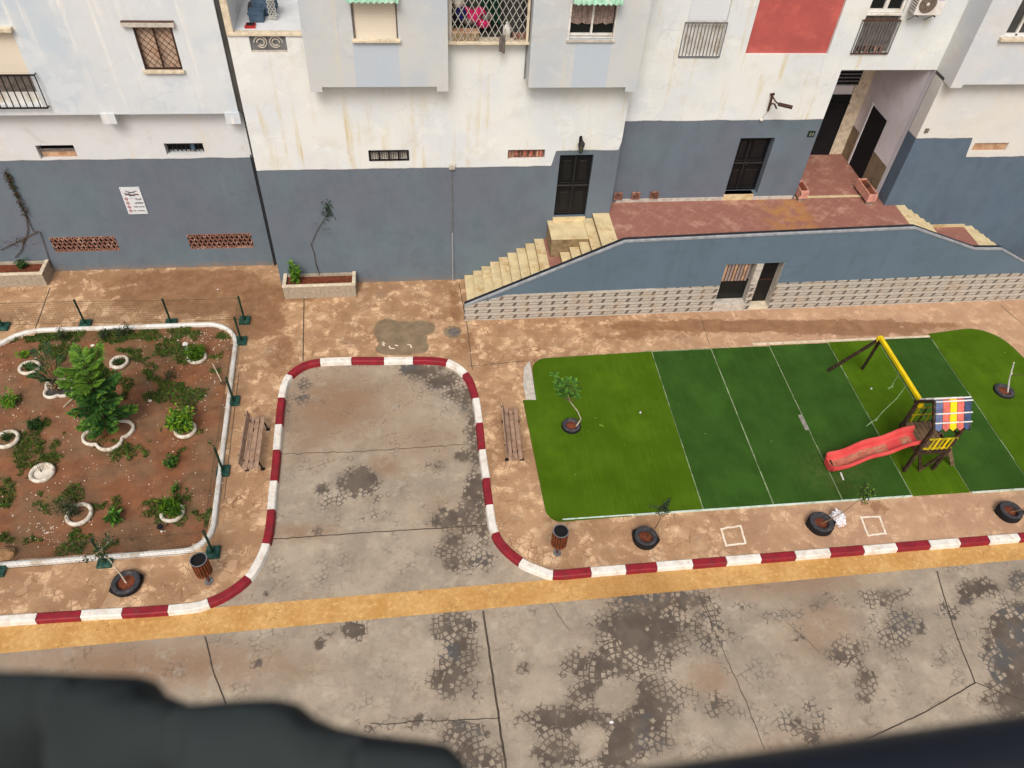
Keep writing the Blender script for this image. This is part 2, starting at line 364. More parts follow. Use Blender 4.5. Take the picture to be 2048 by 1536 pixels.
def m_yellow():
    m = M('yellow_painted_strip', .75)
    n = m.noise(1.2, 5, .6); f = m.noise(9, 5, .7)
    c = m.mix(n.sm(.35, .65), (200, 160, 100), (184, 140, 78)); c = m.mix(f.sm(.5, .7) * .6, c, (228, 190, 122))
    c = m.mix(f.sm(.5, .3) * .5, c, (172, 122, 56))
    ddx = (m.x - G(1275, 1170).x).abs().sm(1.7, .3); c = m.mix(ddx * f.sm(.3, .6) * .55, c, (150, 106, 52)); cr = m.voro(7, v=m.scl(1, 1, 0)).sm(.03, .01) * (m.noise(1.7, 3).sm(.5, .6)).max(ddx)
    c = m.mix(cr * .6, c, (122, 88, 48)); c = m.mix(m.noise(1.5, 6, .7, m.scl(1, 2, 1, 4)).sm(.6, .72) * .5, c, (146, 112, 66))
    m.out(c); m.bump(f, .2); return m.mat
MAT['ystrip'] = m_yellow()
def m_pave():
    m = M('stamped_tan_pavement', .85)
    damp, patch = m.attr('damp'), m.attr('patch')
    n1 = m.noise(.7, 6, .65); n2 = m.noise(3.2, 6, .68); n3 = m.noise(26, 5, .7)
    wv = m.vec(m.x + (m.noise(2.5, 2) - .5) * .35, m.y + (m.noise(2.4, 2, .5, m.scl(1, 1, 1, 5)) - .5) * .35, 0)
    c = m.mix(n1.sm(.36, .62), (177, 143, 108), (154, 121, 90))
    cell = m.voro(4.6, 'F1', wv, 'Color')
    ed = m.voro(4.6, v=wv)
    bl = m.noise(1.9, 6, .66, m.scl(1, 1, 1, 17))
    c = m.mix((bl + (n2 - .5) * .35).sm(.5, .64) * ed.sm(.0, .07) * .85, c, (219, 186, 148))
    c = m.mix((bl + (n2 - .5) * .4).sm(.46, .34) * .6, c, (148, 114, 84))
    cs = m.t.nodes.new('ShaderNodeSeparateColor'); m.t.links.new(cell.k, cs.inputs[0]); cv = S(m.t, cs.outputs[0])
    c = m.mix(cv.sm(.5, 1.0) * .28 * m.noise(.9, 3).sm(.42, .55), c, (224, 196, 160)); c = m.mix(cv.sm(.4, .0) * .22, c, (140, 106, 78))
    c = m.mix(m.noise(1.4, 5, .7, m.scl(1, 1, 1, 3)).sm(.56, .7) * .4, c, (148, 132, 112))
    crack = ed.sm(.03, .004) * m.noise(1.3, 4, .6, m.scl(1, 1, 1, 8)).sm(.44, .56)
    c = m.mix(crack * .6, c, (112, 78, 56))
    c = m.mix(n3.sm(.5, .78) * .3, c, (128, 94, 68))
    c = m.mix(m.x.sm(5.5, 11) * .45, c, (192, 158, 130)); dmp = (damp + (n2 - .5) * 1.0 + (m.noise(1.1, 5, .6, m.scl(1, 1, 1, 81)) - .5) * .8).sm(.42, .56)
    c = m.mix(dmp * .8, c, m.mix(n2.sm(.3, .7), (118, 84, 56), (144, 108, 76)))
    pt = (patch + (n2 - .5) * .25).sm(.47, .53)
    c = m.mix(pt * .92, c, m.mix(n2.sm(.35, .65), (134, 120, 96), (112, 98, 78)))
    m.out(c); m.rough(dmp * -.3 + .88)
    m.bump(crack * -.6 + n2 * .7 + n3 * .3, .3, .015); return m.mat
MAT['pave'] = m_pave()
def m_soil():
    m = M('garden_earth', .95)
    n1 = m.noise(.8, 6, .65); n2 = m.noise(5, 6, .7); g = m.attr('weed')
    c = m.mix(n1.sm(.38, .62), (120, 92, 68), (128, 84, 56)); c = m.mix(n2.sm(.5, .7) * .5, c, (150, 104, 74))
    c = m.mix(n2.sm(.5, .3) * .5, c, (88, 58, 40))
    c = m.mix(m.noise(60, 3, .6).sm(.66, .76) * .7, c, (196, 176, 150))
    c = m.mix((g + (n2 - .5) * .9).sm(.45, .8) * .4, c, (80, 78, 46))
    m.out(c); m.bump(n2 + m.noise(40, 3) * .4, .6, .03); return m.mat
MAT['soil'] = m_soil()
def m_ground():
    m = M('dusty_ground', .95); m.out(m.mix(m.noise(.3, 6).sm(.4, .6), (150, 138, 120), (130, 118, 100))); return m.mat
MAT['ground'] = m_ground()
MAT['kred'] = plain('dark_red_kerb_paint', (142, 32, 44), .55, .16, 5, dirt=(120, 44, 48))
MAT['kwhite'] = plain('white_kerb_paint', (228, 226, 216), .6, .08, 5, dirt=(206, 194, 176))
MAT['joint'] = plain('dark_joint', (84, 74, 64), .9, .3, 4)
# ---------------------------------------------------------------- mesh builder
class MB:
    def __init__(s): s.v, s.f, s.mi, s.mats = [], [], [], []
    def mid(s, m):
        m = MAT[m] if isinstance(m, str) else m
        if m not in s.mats: s.mats.append(m)
        return s.mats.index(m)
    def add(s, vs, fs, m):
        k = len(s.v); i = s.mid(m); s.v += [tuple(v) for v in vs]
        for f in fs: s.f.append(tuple(a + k for a in f)); s.mi.append(i)
    def quad(s, a, b, c, d, m): s.add([a, b, c, d], [(0, 1, 2, 3)], m)
    def box(s, x0, x1, y0, y1, z0, z1, m, mat=None):
        vs = [Vector(p) for p in ((x0, y0, z0), (x1, y0, z0), (x1, y1, z0), (x0, y1, z0), (x0, y0, z1), (x1, y0, z1), (x1, y1, z1), (x0, y1, z1))]
        if mat: vs = [mat @ v for v in vs]
        s.add(vs, [(0, 3, 2, 1), (4, 5, 6, 7), (0, 1, 5, 4), (1, 2, 6, 5), (2, 3, 7, 6), (3, 0, 4, 7)], m)
    def bar(s, a, b, w, h, m, up=(0, 0, 1)):
        a, b = Vector(a), Vector(b); d = (b - a); L = d.length; d.normalize()
        up = Vector(up)
        if abs(d.dot(up)) > .98: up = Vector((0, 1, 0))
        r = d.cross(up).normalized(); u = r.cross(d)
        vs = [a + r * sx * w / 2 + u * sz * h / 2 + d * t for t in (0, L) for sx, sz in ((-1, -1), (1, -1), (1, 1), (-1, 1))]
        s.add(vs, [(0, 1, 2, 3), (7, 6, 5, 4), (0, 4, 5, 1), (1, 5, 6, 2), (2, 6, 7, 3), (3, 7, 4, 0)], m)
    def tube(s, pts, r, m, n=8, cap=True):
        pts = [Vector(p) for p in pts]; rs = r if isinstance(r, (list, tuple)) else [r] * len(pts)
        vs, fs = [], []; ref = None
        for i, p in enumerate(pts):
            d = (pts[min(i + 1, len(pts) - 1)] - pts[max(i - 1, 0)]).normalized()
            if ref is None:
                ref = Vector((0, 0, 1)) if abs(d.z) < .9 else Vector((1, 0, 0))
            a = d.cross(ref).normalized(); b = d.cross(a).normalized(); ref = a.cross(d) if abs(d.z) < .9 else ref
            for k in range(n):
                t = 2 * math.pi * k / n; vs.append(p + (a * math.cos(t) + b * math.sin(t)) * rs[i])
        for i in range(len(pts) - 1):
            for k in range(n): fs.append((i * n + k, i * n + (k + 1) % n, (i + 1) * n + (k + 1) % n, (i + 1) * n + k))
        if cap: fs += [tuple(range(n)), tuple(reversed(range((len(pts) - 1) * n, len(pts) * n)))]
        s.add(vs, fs, m)
    def lathe(s, c, prof, m, n=28, sx=1, sy=1, closed=False):
        c = Vector(c); vs, fs = [], []; L = len(prof)
        for k in range(n):
            t = 2 * math.pi * k / n
            for r, z in prof: vs.append(c + Vector((math.cos(t) * r * sx, math.sin(t) * r * sy, z)))
        for k in range(n):
            k2 = (k + 1) % n
            for i in range(L if closed else L - 1):
                j = (i + 1) % L; fs.append((k * L + i, k2 * L + i, k2 * L + j, k * L + j))
        s.add(vs, fs, m)
    def prism(s, poly, z0, z1, m, side=None):
        """poly: list of (x,y)"""
        n = len(poly); vs = [(x, y, z0) for x, y in poly] + [(x, y, z1) for x, y in poly]
        s.add(vs, [tuple(range(n, 2 * n))], m)
        s.add(vs, [(i, (i + 1) % n, n + (i + 1) % n, n + i) for i in range(n)], side or m)
    def prismy(s, poly, y0, y1, m, side=None):
        """poly: list of (x,z), extruded in y"""
        n = len(poly); vs = [(x, y0, z) for x, z in poly] + [(x, y1, z) for x, z in poly]
        s.add(vs, [tuple(range(n)), tuple(reversed(range(n, 2 * n)))], m)
        s.add(vs, [(i, (i + 1) % n, n + (i + 1) % n, n + i) for i in range(n)], side or m)
    def leaf(s, p, d, L, W, m, up=None, fold=.15):
        p, d = Vector(p), Vector(d).normalized()
        up = Vector(up) if up else Vector((random.gauss(0, .5), random.gauss(0, .5), 1))
        r = d.cross(up)
        if r.length < 1e-3: r = Vector((1, 0, 0))
        r.normalize(); u = r.cross(d)
        q = [p, p + d * L * .45 + r * W / 2 + u * L * fold, p + d * L, p + d * L * .45 - r * W / 2 + u * L * fold]
        s.add(q, [(0, 1, 2), (0, 2, 3)], m)
    def blob(s, c, r, m, sub=1, jit=.2, sc=(1, 1, 1)):
        bm = bmesh.new(); bmesh.ops.create_icosphere(bm, subdivisions=sub, radius=1)
        vs = [Vector(c) + Vector((v.co.x * r * sc[0], v.co.y * r * sc[1], v.co.z * r * sc[2])) * (1 + random.uniform(-jit, jit)) for v in bm.verts]
        fs = [tuple(v.index for v in f.verts) for f in bm.faces]; bm.free(); s.add(vs, fs, m)
    def wall(s, y, x0, x1, z0, z1, holes, m, depth=.25, rev=None):
        """vertical wall in the x-z plane facing -y, with openings (hx0,hx1,hz0,hz1[,depth[,material]]) and reveals"""
        hs = [h for h in holes if h[0] < x1 and h[1] > x0]
        xs = sorted({x0, x1, *[min(max(h[i], x0), x1) for h in hs for i in (0, 1)]}); zs = sorted({z0, z1, *[min(max(h[i], z0), z1) for h in hs for i in (2, 3)]})
        for a, b in zip(xs, xs[1:]):
            for c, d in zip(zs, zs[1:]):
                cx, cz = (a + b) / 2, (c + d) / 2
                if any(h[0] < cx < h[1] and h[2] < cz < h[3] for h in hs): continue
                s.quad((a, y, c), (b, y, c), (b, y, d), (a, y, d), m)
        for h in hs:
            dp = h[4] if len(h) > 4 else depth; rm = h[5] if len(h) > 5 else (rev or m)
            a, b, c, d = h[:4]
            s.quad((a, y, c), (a, y, d), (a, y + dp, d), (a, y + dp, c), rm); s.quad((b, y, c), (b, y + dp, c), (b, y + dp, d), (b, y, d), rm)
            s.quad((a, y, c), (a, y + dp, c), (b, y + dp, c), (b, y, c), rm); s.quad((a, y, d), (b, y, d), (b, y + dp, d), (a, y + dp, d), rm)
    def build(s, name, parent=None, off=None, smooth=False, bevel=0):
        me = bpy.data.meshes.new(name)
        if parent is not None and off is None: off = parent.get('_o', (0, 0, 0))
        off = Vector(off or (0, 0, 0))
        me.from_pydata([tuple(Vector(v) - off) for v in s.v], [], s.f)
        for m in s.mats: me.materials.append(m)
        me.polygons.foreach_set('material_index', s.mi)
        if smooth: me.polygons.foreach_set('use_smooth', [True] * len(me.polygons))
        me.update()
        o = bpy.data.objects.new(name, me); COL.objects.link(o)
        if parent is not None: o.parent = parent; o['_o'] = tuple(off)
        else: o.location = off
        if bevel:
            b = o.modifiers.new('bevel', 'BEVEL'); b.width = bevel; b.segments = 2; b.limit_method = 'ANGLE'
        return o
def tag(o, label, cat, group=None, kind=None):
    if label: o['label'] = label
    if cat: o['category'] = cat
    if group: o['group'] = group
    if kind: o['kind'] = kind
    return o
def thing(name, label, cat, loc, group=None, local=False):
    """an Empty at the thing's base; parts are given in world coordinates unless local"""
    o = bpy.data.objects.new(name, None); COL.objects.link(o); o.location = loc; o.empty_display_size = .2
    o['_o'] = (0, 0, 0) if local else tuple(loc)
    return tag(o, label, cat, group)
def struct(mb, name, **k):
    o = mb.build(name, **k); o['kind'] = 'structure'; return o
def copy_thing(src, loc, rz, label, group=None):
    r = src.copy(); COL.objects.link(r); r.location = loc; r.rotation_euler = (0, 0, rz); r['label'] = label
    if group: r['group'] = group
    for ch in [o for o in bpy.data.objects if o.parent == src]:
        c = ch.copy(); COL.objects.link(c); c.parent = r
        for g in [o for o in bpy.data.objects if o.parent == ch]:
            d = g.copy(); COL.objects.link(d); d.parent = c
    return r
def catmull(pts, step=.08, closed=False):
    pts = [Vector((p[0], p[1])) for p in pts]; n = len(pts); out = []
    for i in range(n if closed else n - 1):
        if closed: p0, p1, p2, p3 = pts[i - 1], pts[i], pts[(i + 1) % n], pts[(i + 2) % n]
        else: p0, p1, p2, p3 = pts[max(i - 1, 0)], pts[i], pts[i + 1], pts[min(i + 2, n - 1)]
        k = max(1, int((p2 - p1).length / step))
        for j in range(k):
            t = j / k
            out.append(.5 * ((2 * p1) + (p2 - p0) * t + (2 * p0 - 5 * p1 + 4 * p2 - p3) * t * t + (3 * p1 - p0 - 3 * p2 + p3) * t ** 3))
    if not closed: out.append(pts[-1])
    return out
def fillet(pts, rad, n=8):
    """closed polygon with rounded corners; rad per corner"""
    out = []; N = len(pts)
    for i in range(N):
        p = Vector(pts[i]); a = (Vector(pts[i - 1]) - p); b = (Vector(pts[(i + 1) % N]) - p); r = rad[i]
        if r <= 0: out.append(p); continue
        a.normalize(); b.normalize(); ang = a.angle(b); t = r / math.tan(ang / 2)
        c = p + (a + b).normalized() * (r / math.sin(ang / 2)); s0 = p + a * t; s1 = p + b * t
        a0 = math.atan2(s0.y - c.y, s0.x - c.x); a1 = math.atan2(s1.y - c.y, s1.x - c.x); da = (a1 - a0 + math.pi) % (2 * math.pi) - math.pi
        for k in range(n + 1):
            q = a0 + da * k / n; out.append(Vector((c.x + r * math.cos(q), c.y + r * math.sin(q))))
    return out
def inside(poly, x, y):
    r = False; n = len(poly); j = n - 1
    for i in range(n):
        xi, yi = poly[i][0], poly[i][1]; xj, yj = poly[j][0], poly[j][1]
        if (yi > y) != (yj > y) and x < (xj - xi) * (y - yi) / (yj - yi) + xi: r = not r
        j = i
    return r
def sweep(mb, path, prof, m, closed=False):
    """path: 2-D points; prof: list of (offset to the left, z)"""
    n = len(path); L = len(prof); vs = []; fs = []
    for i in range(n):
        if closed: d = path[(i + 1) % n] - path[i - 1]
        else: d = path[min(i + 1, n - 1)] - path[max(i - 1, 0)]
        d.normalize(); nr = Vector((-d.y, d.x))
        for o, z in prof: q = path[i] + nr * o; vs.append((q.x, q.y, z))
    for i in range(n if closed else n - 1):
        j = (i + 1) % n
        for k in range(L - 1): fs.append((i * L + k, i * L + k + 1, j * L + k + 1, j * L + k))
    if not closed: fs += [tuple(range(L)), tuple(reversed(range((n - 1) * L, n * L)))]
    mb.add(vs, fs, m)
def grid(name, x0, x1, y0, y1, res, z, m, keep=None, attrs=None, zf=None):
    nx, ny = int((x1 - x0) / res) + 1, int((y1 - y0) / res) + 1
    XX, YY = np.meshgrid(np.linspace(x0, x1, nx), np.linspace(y0, y1, ny))
    ZZ = np.full_like(XX, z) if zf is None else zf(XX, YY)
    vs = np.stack([XX, YY, ZZ], -1).reshape(-1, 3)
    fs = []
    for j in range(ny - 1):
        for i in range(nx - 1):
            if keep and not keep(x0 + (i + .5) * (x1 - x0) / (nx - 1), y0 + (j + .5) * (y1 - y0) / (ny - 1)): continue
            a = j * nx + i; fs.append((a, a + 1, a + nx + 1, a + nx))
    me = bpy.data.meshes.new(name); me.from_pydata(vs.tolist(), [], fs); me.materials.append(MAT[m])
    for k, fn in (attrs or {}).items():
        at = me.attributes.new(k, 'FLOAT', 'POINT'); at.data.foreach_set('value', fn(XX, YY).astype(np.float32).ravel())
    me.update(); o = bpy.data.objects.new(name, me); COL.objects.link(o); o['kind'] = 'structure'; return o
def blobs(lst, z=0.0):
    """stain list given by image position and size, converted to ground coordinates"""
    W = []
    for px, py, rx, ry, s in lst:
        c = G(px, py, z); a = (G(px + rx, py, z) - c).to_2d(); b = (G(px, py + ry, z) - c).to_2d()
        Mx = np.linalg.inv(np.array([[a.x, b.x], [a.y, b.y]])); W.append((c.x, c.y, Mx, s))
    def fn(XX, YY):
        o = np.zeros_like(XX)
        for cx, cy, Mx, s in W:
            u = Mx[0, 0] * (XX - cx) + Mx[0, 1] * (YY - cy); v = Mx[1, 0] * (XX - cx) + Mx[1, 1] * (YY - cy)
            d = np.sqrt(u * u + v * v); k = np.clip(1.35 - .75 * d, 0, 1) * s
            o = np.where(s >= 0, np.maximum(o, k), np.clip(o + k, 0, 1)) if s >= 0 else np.clip(o + k * 1.3, 0, 1)
        return o
    return fn

# ---------------------------------------------------------------- ground, road, pavement, kerb
mb = MB(); mb.quad((-120, -60, -.15), (120, -60, -.15), (120, 140, -.15), (-120, 140, -.15), 'ground'); struct(mb, 'ground')
RZ = -.12
dark = blobs([(1290, 1262, 85, 60, 1.0), (1320, 1200, 90, 16, 1.1), (1185, 1335, 55, 38, .8), (1260, 1310, 60, 40, .62), (1150, 1440, 85, 28, 1.05), (1290, 1420, 60, 60, .95),
    (1225, 1500, 70, 35, 1.0), (1180, 1385, 40, 30, .85), (1232, 1392, 30, 22, -1), (1180, 1480, 22, 26, -1), (1320, 1475, 35, 40, .6), (1410, 1250, 60, 60, .5), (1380, 1400, 70, 26, .45), (1440, 1420, 50, 30, .42), (1110, 1500, 50, 40, .7),
    (902, 1250, 38, 32, .85), (915, 1300, 32, 40, .8), (895, 1360, 34, 34, .85), (935, 1340, 26, 50, .6), (930, 1470, 60, 30, .62), (965, 1520, 50, 40, .75), (780, 1450, 80, 12, .45), (850, 1440, 60, 14, .5),
    (708, 1260, 19, 15, 1.15), (640, 1288, 9, 10, 1.0), (515, 1330, 12, 7, .7), (1048, 1335, 14, 12, .75), (1080, 1332, 40, 5, .5), (1560, 1230, 60, 16, .42), (1470, 1215, 60, 14, .38), (1770, 1192, 55, 18, .62), (1640, 1205, 30, 20, .5),
    (1695, 1310, 42, 30, .68), (1730, 1370, 24, 40, .7), (1790, 1260, 60, 70, .52), (1590, 1275, 20, 14, .5), (1600, 1450, 60, 45, .42), (1625, 1475, 20, 25, .8), (1960, 1180, 40, 18, .9), (1930, 1200, 20, 12, .8), (2035, 1165, 20, 30, .7), (1890, 1225, 30, 20, .6),
    (2025, 1290, 45, 90, 1.0), (2030, 1400, 40, 50, .85), (1985, 1400, 30, 24, .55), (1620, 1410, 20, 14, .55), (1880, 1310, 20, 40, .4),
    (838, 740, 38, 16, 1.0), (885, 762, 30, 14, 1.05), (905, 790, 30, 14, .6), (935, 800, 18, 30, .65), (945, 850, 18, 36, .65), (952, 905, 16, 26, .8), (925, 912, 16, 12, .8), (722, 962, 34, 24, 1.05), (645, 976, 12, 12, .85), (690, 960, 30, 24, .55), (635, 1062, 10, 7, .95),
    (760, 1010, 30, 40, .42), (875, 930, 22, 10, .6), (950, 985, 22, 40, .95), (915, 1035, 40, 22, .85), (885, 1045, 34, 9, .9), (950, 1050, 45, 18, .7), (905, 1095, 45, 40, .6), (955, 1110, 40, 35, .62), (905, 1125, 20, 18, .8),
    (608, 770, 18, 12, .5), (603, 800, 20, 14, .45), (575, 840, 10, 60, .45), (700, 726, 60, 6, .5), (660, 1010, 60, 30, .3), (965, 870, 8, 60, .5), (550, 1170, 40, 16, .3), (650, 1160, 14, 18, .35), (660, 1270, 12, 6, .5)], RZ)
tint = blobs([(670, 810, 95, 60, 1), (620, 850, 60, 60, .7), (780, 800, 60, 50, .5), (600, 1065, 60, 14, .8), (830, 880, 80, 50, .5), (770, 930, 30, 20, .9), (1300, 1190, 90, 30, .7), (1560, 1160, 160, 30, .7), (1640, 1250, 60, 60, .6), (300, 1330, 240, 40, .9), (1420, 1360, 40, 30, .7), (1640, 1500, 120, 30, .6), (900, 1030, 60, 40, .4)], RZ)
grid('road', -14, 23, 1.5, 16.8, .1, RZ, 'road', attrs=dict(dark=dark, tint=tint))
# kerb centre line
KP = [(-30, 8.80), (-20, 8.80), (-9.5, 8.80)]
KP += [tuple(G(*p)[:2]) for p in [(340, 1217), (425, 1200), (490, 1159), (523, 1108), (537, 1060), (544, 990), (551, 920), (556, 860), (562, 800), (574, 757), (603, 732), (640, 722), (703, 719), (768, 719), (830, 718), (885, 721), (915, 733), (938, 757), (952, 797), (960, 850), (965, 900), (972, 950), (981, 1020), (988, 1058), (1005, 1090), (1042, 1122), (1080, 1139), (1115, 1147)]]
KP += [(4.2, 8.9), (9.0, 8.92), (15.0, 8.95), (32, 9.02)]
KPATH = catmull(KP, .06)
acc = [0.0]
for a, b in zip(KPATH, KPATH[1:]): acc.append(acc[-1] + (b - a).length)
def karc(p):
    q = G(*p).to_2d(); return acc[min(range(len(KPATH)), key=lambda i: (KPATH[i] - q).length)]
bnd = [(71, 1240), (158, 1233), (244, 1225), (337, 1217), (418, 1203), (495, 1155), (532, 1088), (541, 1021), (546, 961), (553, 901), (556, 850), (562, 796), (577, 752), (639, 722), (703, 719), (768, 719), (828, 718), (894, 722), (932, 748), (955, 797), (960, 846), (965, 900), (972, 957), (980, 1008), (990, 1068), (1040, 1122), (1105, 1145), (1178, 1142), (1253, 1138), (1314, 1133), (1384, 1127), (1452, 1120), (1522, 1114), (1592, 1108), (1660, 1102), (1725, 1096), (1790, 1090), (1856, 1084), (1917, 1078), (1978, 1074), (2038, 1069)]
bs = sorted(karc(p) for p in bnd); bs = [bs[0] - .98 * k for k in range(12, 0, -1)] + bs + [bs[-1] + .98 * k for k in range(1, 10)]
mb = MB()
for i, (a, b) in enumerate(zip(bs, bs[1:])):
    seg = [KPATH[j] for j in range(len(KPATH)) if a + .02 < acc[j] < b - .02]
    def at(t):
        j = max(k for k in range(len(acc)) if acc[k] <= t) if t > 0 else 0
        j = min(j, len(KPATH) - 2); f = (t - acc[j]) / (acc[j + 1] - acc[j]); return KPATH[j].lerp(KPATH[j + 1], f)
    seg = [at(max(a + .006, .01))] + seg + [at(min(b - .006, acc[-1] - .01))]
    jz = random.uniform(-.006, .006); jo = random.uniform(-.007, .007)
    # path runs left to right, so "left" is the pavement side
    prof = [(.085 + jo, -.1), (.085 + jo, .022 + jz), (.065 + jo, .035 + jz), (-.075 + jo, .03 + jz), (-.098 + jo, .012 + jz), (-.118 + jo, RZ + .002)]
    sweep(mb, seg, prof, 'kred' if i % 2 == 0 else 'kwhite')
K = struct(mb, 'kerb')
mb = MB(); sweep(mb, KPATH, [(.06, -.13), (.06, .005), (-.08, .005), (-.095, -.13)], 'joint'); struct(mb, 'kerb_bedding')
# pavement: everything on the building side of the kerb line
poly = [(p.x, p.y) for p in KPATH] + [(32, 60), (-30, 60)]
BEDC = [(-12.4, 18.05), (-5.62, 18.02), (-5.28, 10.22), (-12.4, 10.18)]
BED = fillet([Vector(p) for p in BEDC], [1.2, .95, .62, .6])
bed_ctr = Vector((-9, 14))
bed_cut = [((p - bed_ctr) * .985 + bed_ctr) for p in BED]
damp = blobs([(420, 590, 170, 36, 1), (510, 640, 60, 40, .8), (300, 560, 120, 20, .6), (560, 700, 40, 60, .5), (400, 560, 140, 20, .9), (1550, 652, 340, 12, .9), (1700, 655, 200, 18, .7), (1300, 672, 160, 14, .5), (1120, 655, 60, 14, .45), (910, 610, 16, 40, .6), (930, 680, 30, 30, .5), (510, 850, 50, 70, .35), (1010, 850, 40, 60, .45), (250, 1160, 40, 30, .4), (1760, 1010, 70, 30, .45), (1050, 730, 30, 20, .4), (450, 1130, 10, 10, .6), (60, 580, 60, 20, .4)])
patch = blobs([(805, 676, 44, 30, 1.0), (775, 660, 24, 20, 1), (838, 656, 30, 14, .95), (785, 697, 30, 12, 1), (838, 694, 18, 12, .95), (905, 664, 18, 12, .85), (960, 640, 20, 10, .4)])
in_bed = lambda x, y: inside(bed_cut, x, y)
grid('pavement', -16, 24.5, 8.5, 21.6, .1, 0, 'pave', keep=lambda x, y: inside(poly, x, y) and not in_bed(x, y), attrs=dict(damp=damp, patch=patch))
mb = MB()
for a, b in ((-30, -16), (24.5, 32)): mb.quad((a, 8.8, -.002), (b, 8.9, -.002), (b, 21.6, -.002), (a, 21.6, -.002), 'concrete')
struct(mb, 'pavement_beyond')
# yellow painted strip in the gutter
mb = MB(); xs = [-14 + i * .5 for i in range(75)]
for a, b in zip(xs, xs[1:]):
    lo = lambda x: 8.06 + (x + 9.3) * .0125; hi = lambda x: 8.665 + (x + 9.5) * .0075
    mb.quad((a, lo(a), RZ + .005), (b, lo(b), RZ + .005), (b, hi(b) + .05, RZ + .005), (a, hi(a) + .05, RZ + .005), 'ystrip')
struct(mb, 'yellow_road_strip')
# joints and long cracks
def joint(pts, w, z, jit=.02, mb=None):
    P = [G(*p, z).to_2d() for p in pts]; out = []
    for a, b in zip(P, P[1:]):
        n = max(1, int((b - a).length / .15))
        for k in range(n):
            q = a.lerp(b, k / n); out.append(q + Vector((random.gauss(0, jit), random.gauss(0, jit))) * .5)
    out.append(P[-1]); sweep(mb, out, [(w / 2, z + .004), (-w / 2, z + .004)], 'joint')
mb = MB()
for pts, w, j in [([(966, 1222), (985, 1350), (1012, 1536)], .045, .008), ([(411, 1272), (425, 1340), (452, 1410)], .03, .02), ([(1873, 1142), (1905, 1250), (1950, 1366)], .028, .01), ([(1950, 1366), (1850, 1425), (1712, 1488)], .024, .01), ([(1950, 1366), (2048, 1400)], .02, .03),
                  ([(1400, 1190), (1440, 1290), (1490, 1400), (1530, 1500)], .016, .02), ([(558, 908), (700, 904), (800, 898), (935, 888)], .018, .03), ([(548, 1078), (700, 1068), (850, 1058), (975, 1050)], .026, .015), ([(740, 1448), (850, 1442), (1000, 1436)], .018, .03), ([(1560, 1230), (1640, 1305)], .01, .03), ([(1100, 1205), (1140, 1262)], .012, .02)]:
    joint(pts, w, RZ + .002, j, mb)
struct(mb, 'road_joints')
mb = MB()
for pts, w, j in [([(608, 598), (606, 722)], .03, .004), ([(100, 575), (70, 660)], .025, .01), ([(918, 566), (934, 650), (945, 740)], .02, .02), ([(935, 733), (1050, 722)], .018, .01), ([(1400, 632), (1420, 690)], .015, .02), ([(2000, 610), (2048, 650)], .02, .02), ([(478, 745), (448, 1000)], .015, .004)]:
    joint(pts, w, .002, j, mb)
struct(mb, 'pavement_joints')
# manhole-like dark cover and chalky marks
mb = MB(); c = G(908, 664); mb.lathe((c.x, c.y, .003), [(.0, .002), (.17, .002), (.18, 0)], 'greycloth', 20); tag(mb.build('cover_plate', off=(0, 0, 0)), 'small round grey cover set in the pavement by the stair foot', 'cover')
mb = MB()
for q in ([(764, 690), (770, 686)], [(766, 684), (768, 692)], [(778, 692), (781, 697), (789, 697)], [(790, 690), (796, 692)], [(815, 689), (821, 690), (823, 696)]):
    sweep(mb, [G(*p).to_2d() for p in q], [(.02, .005), (-.02, .005)], 'paint')
struct(mb, 'chalk_marks')
# long patio line of two painted squares
for lab, q in (('white painted square outline on the pavement midway between two black tyres', [(1442, 1058), (1481, 1052), (1491, 1087), (1452, 1091)]), ('white painted square outline on the pavement right of the white bag', [(1722, 1035), (1759, 1033), (1771, 1067), (1736, 1071)])):
    mb = MB(); P = [G(*p).to_2d() for p in q]
    for i in range(4):
        a, b = P[i], P[(i + 1) % 4]; e = (b - a).normalized() * .02; out = [(a - e).lerp(b + e, t / 6) + Vector((random.gauss(0, .006), random.gauss(0, .006))) for t in range(7)]
        sweep(mb, out, [(.025, .005 + i * .001), (-.025, .005 + i * .001)], 'paint')
    tag(mb.build('painted_square'), lab, 'ground marking')
# ---------------------------------------------------------------- buildings
YL, YLU, YA, YB, YR, YBAY, YRO = 20.9, 20.5, 19.85, 20.4, 19.9, 19.3, 19.5
TOP = 12.5
def diamond(mb, x0, x1, z0, z1, y, p, q, r, m):
    """diamond mesh grille clipped to its rectangle"""
    for sgn in (1, -1):
        k = -40
        while k < 80:
            # line z = z0 + sgn*(x-x0)*q/p + k*q
            a = []
            c = z0 + k * q
            for x in (x0, x1):
                z = c + sgn * (x - x0) * q / p
                a.append((x, z))
            (xa, za), (xb, zb) = a
            t0, t1 = 0.0, 1.0; dz = zb - za
            for lim, s in ((z0, 1), (z1, -1)):
                fa, fb = (za - lim) * s, (zb - lim) * s
                if fa < 0 and fb < 0: t0, t1 = 1, 0
                elif fa < 0: t0 = max(t0, fa / (fa - fb))
                elif fb < 0: t1 = min(t1, fa / (fa - fb))
            if t1 - t0 > .01:
                mb.bar((xa + (xb - xa) * t0, y, za + dz * t0), (xa + (xb - xa) * t1, y, za + dz * t1), r, r, m)
            k += 1
def brick_grille(parent, x0, x1, z0, z1, y, nx, nz, name='brick_vent', m='terra'):
    """pierced terracotta vent: lattice in front of a dark void"""
    mb = MB(); d = .05; mb.quad((x0, y + d, z0), (x1, y + d, z0), (x1, y + d, z1), (x0, y + d, z1), 'dark')
    p = (x1 - x0) / nx
    diamond(mb, x0, x1, z0, z1, y + .012, p, (z1 - z0) / nz, .038, m)
    for z in (z0, z1): mb.bar((x0, y + .013, z), (x1, y + .013, z), .03, .03, m)
    o = mb.build(name, parent); return o
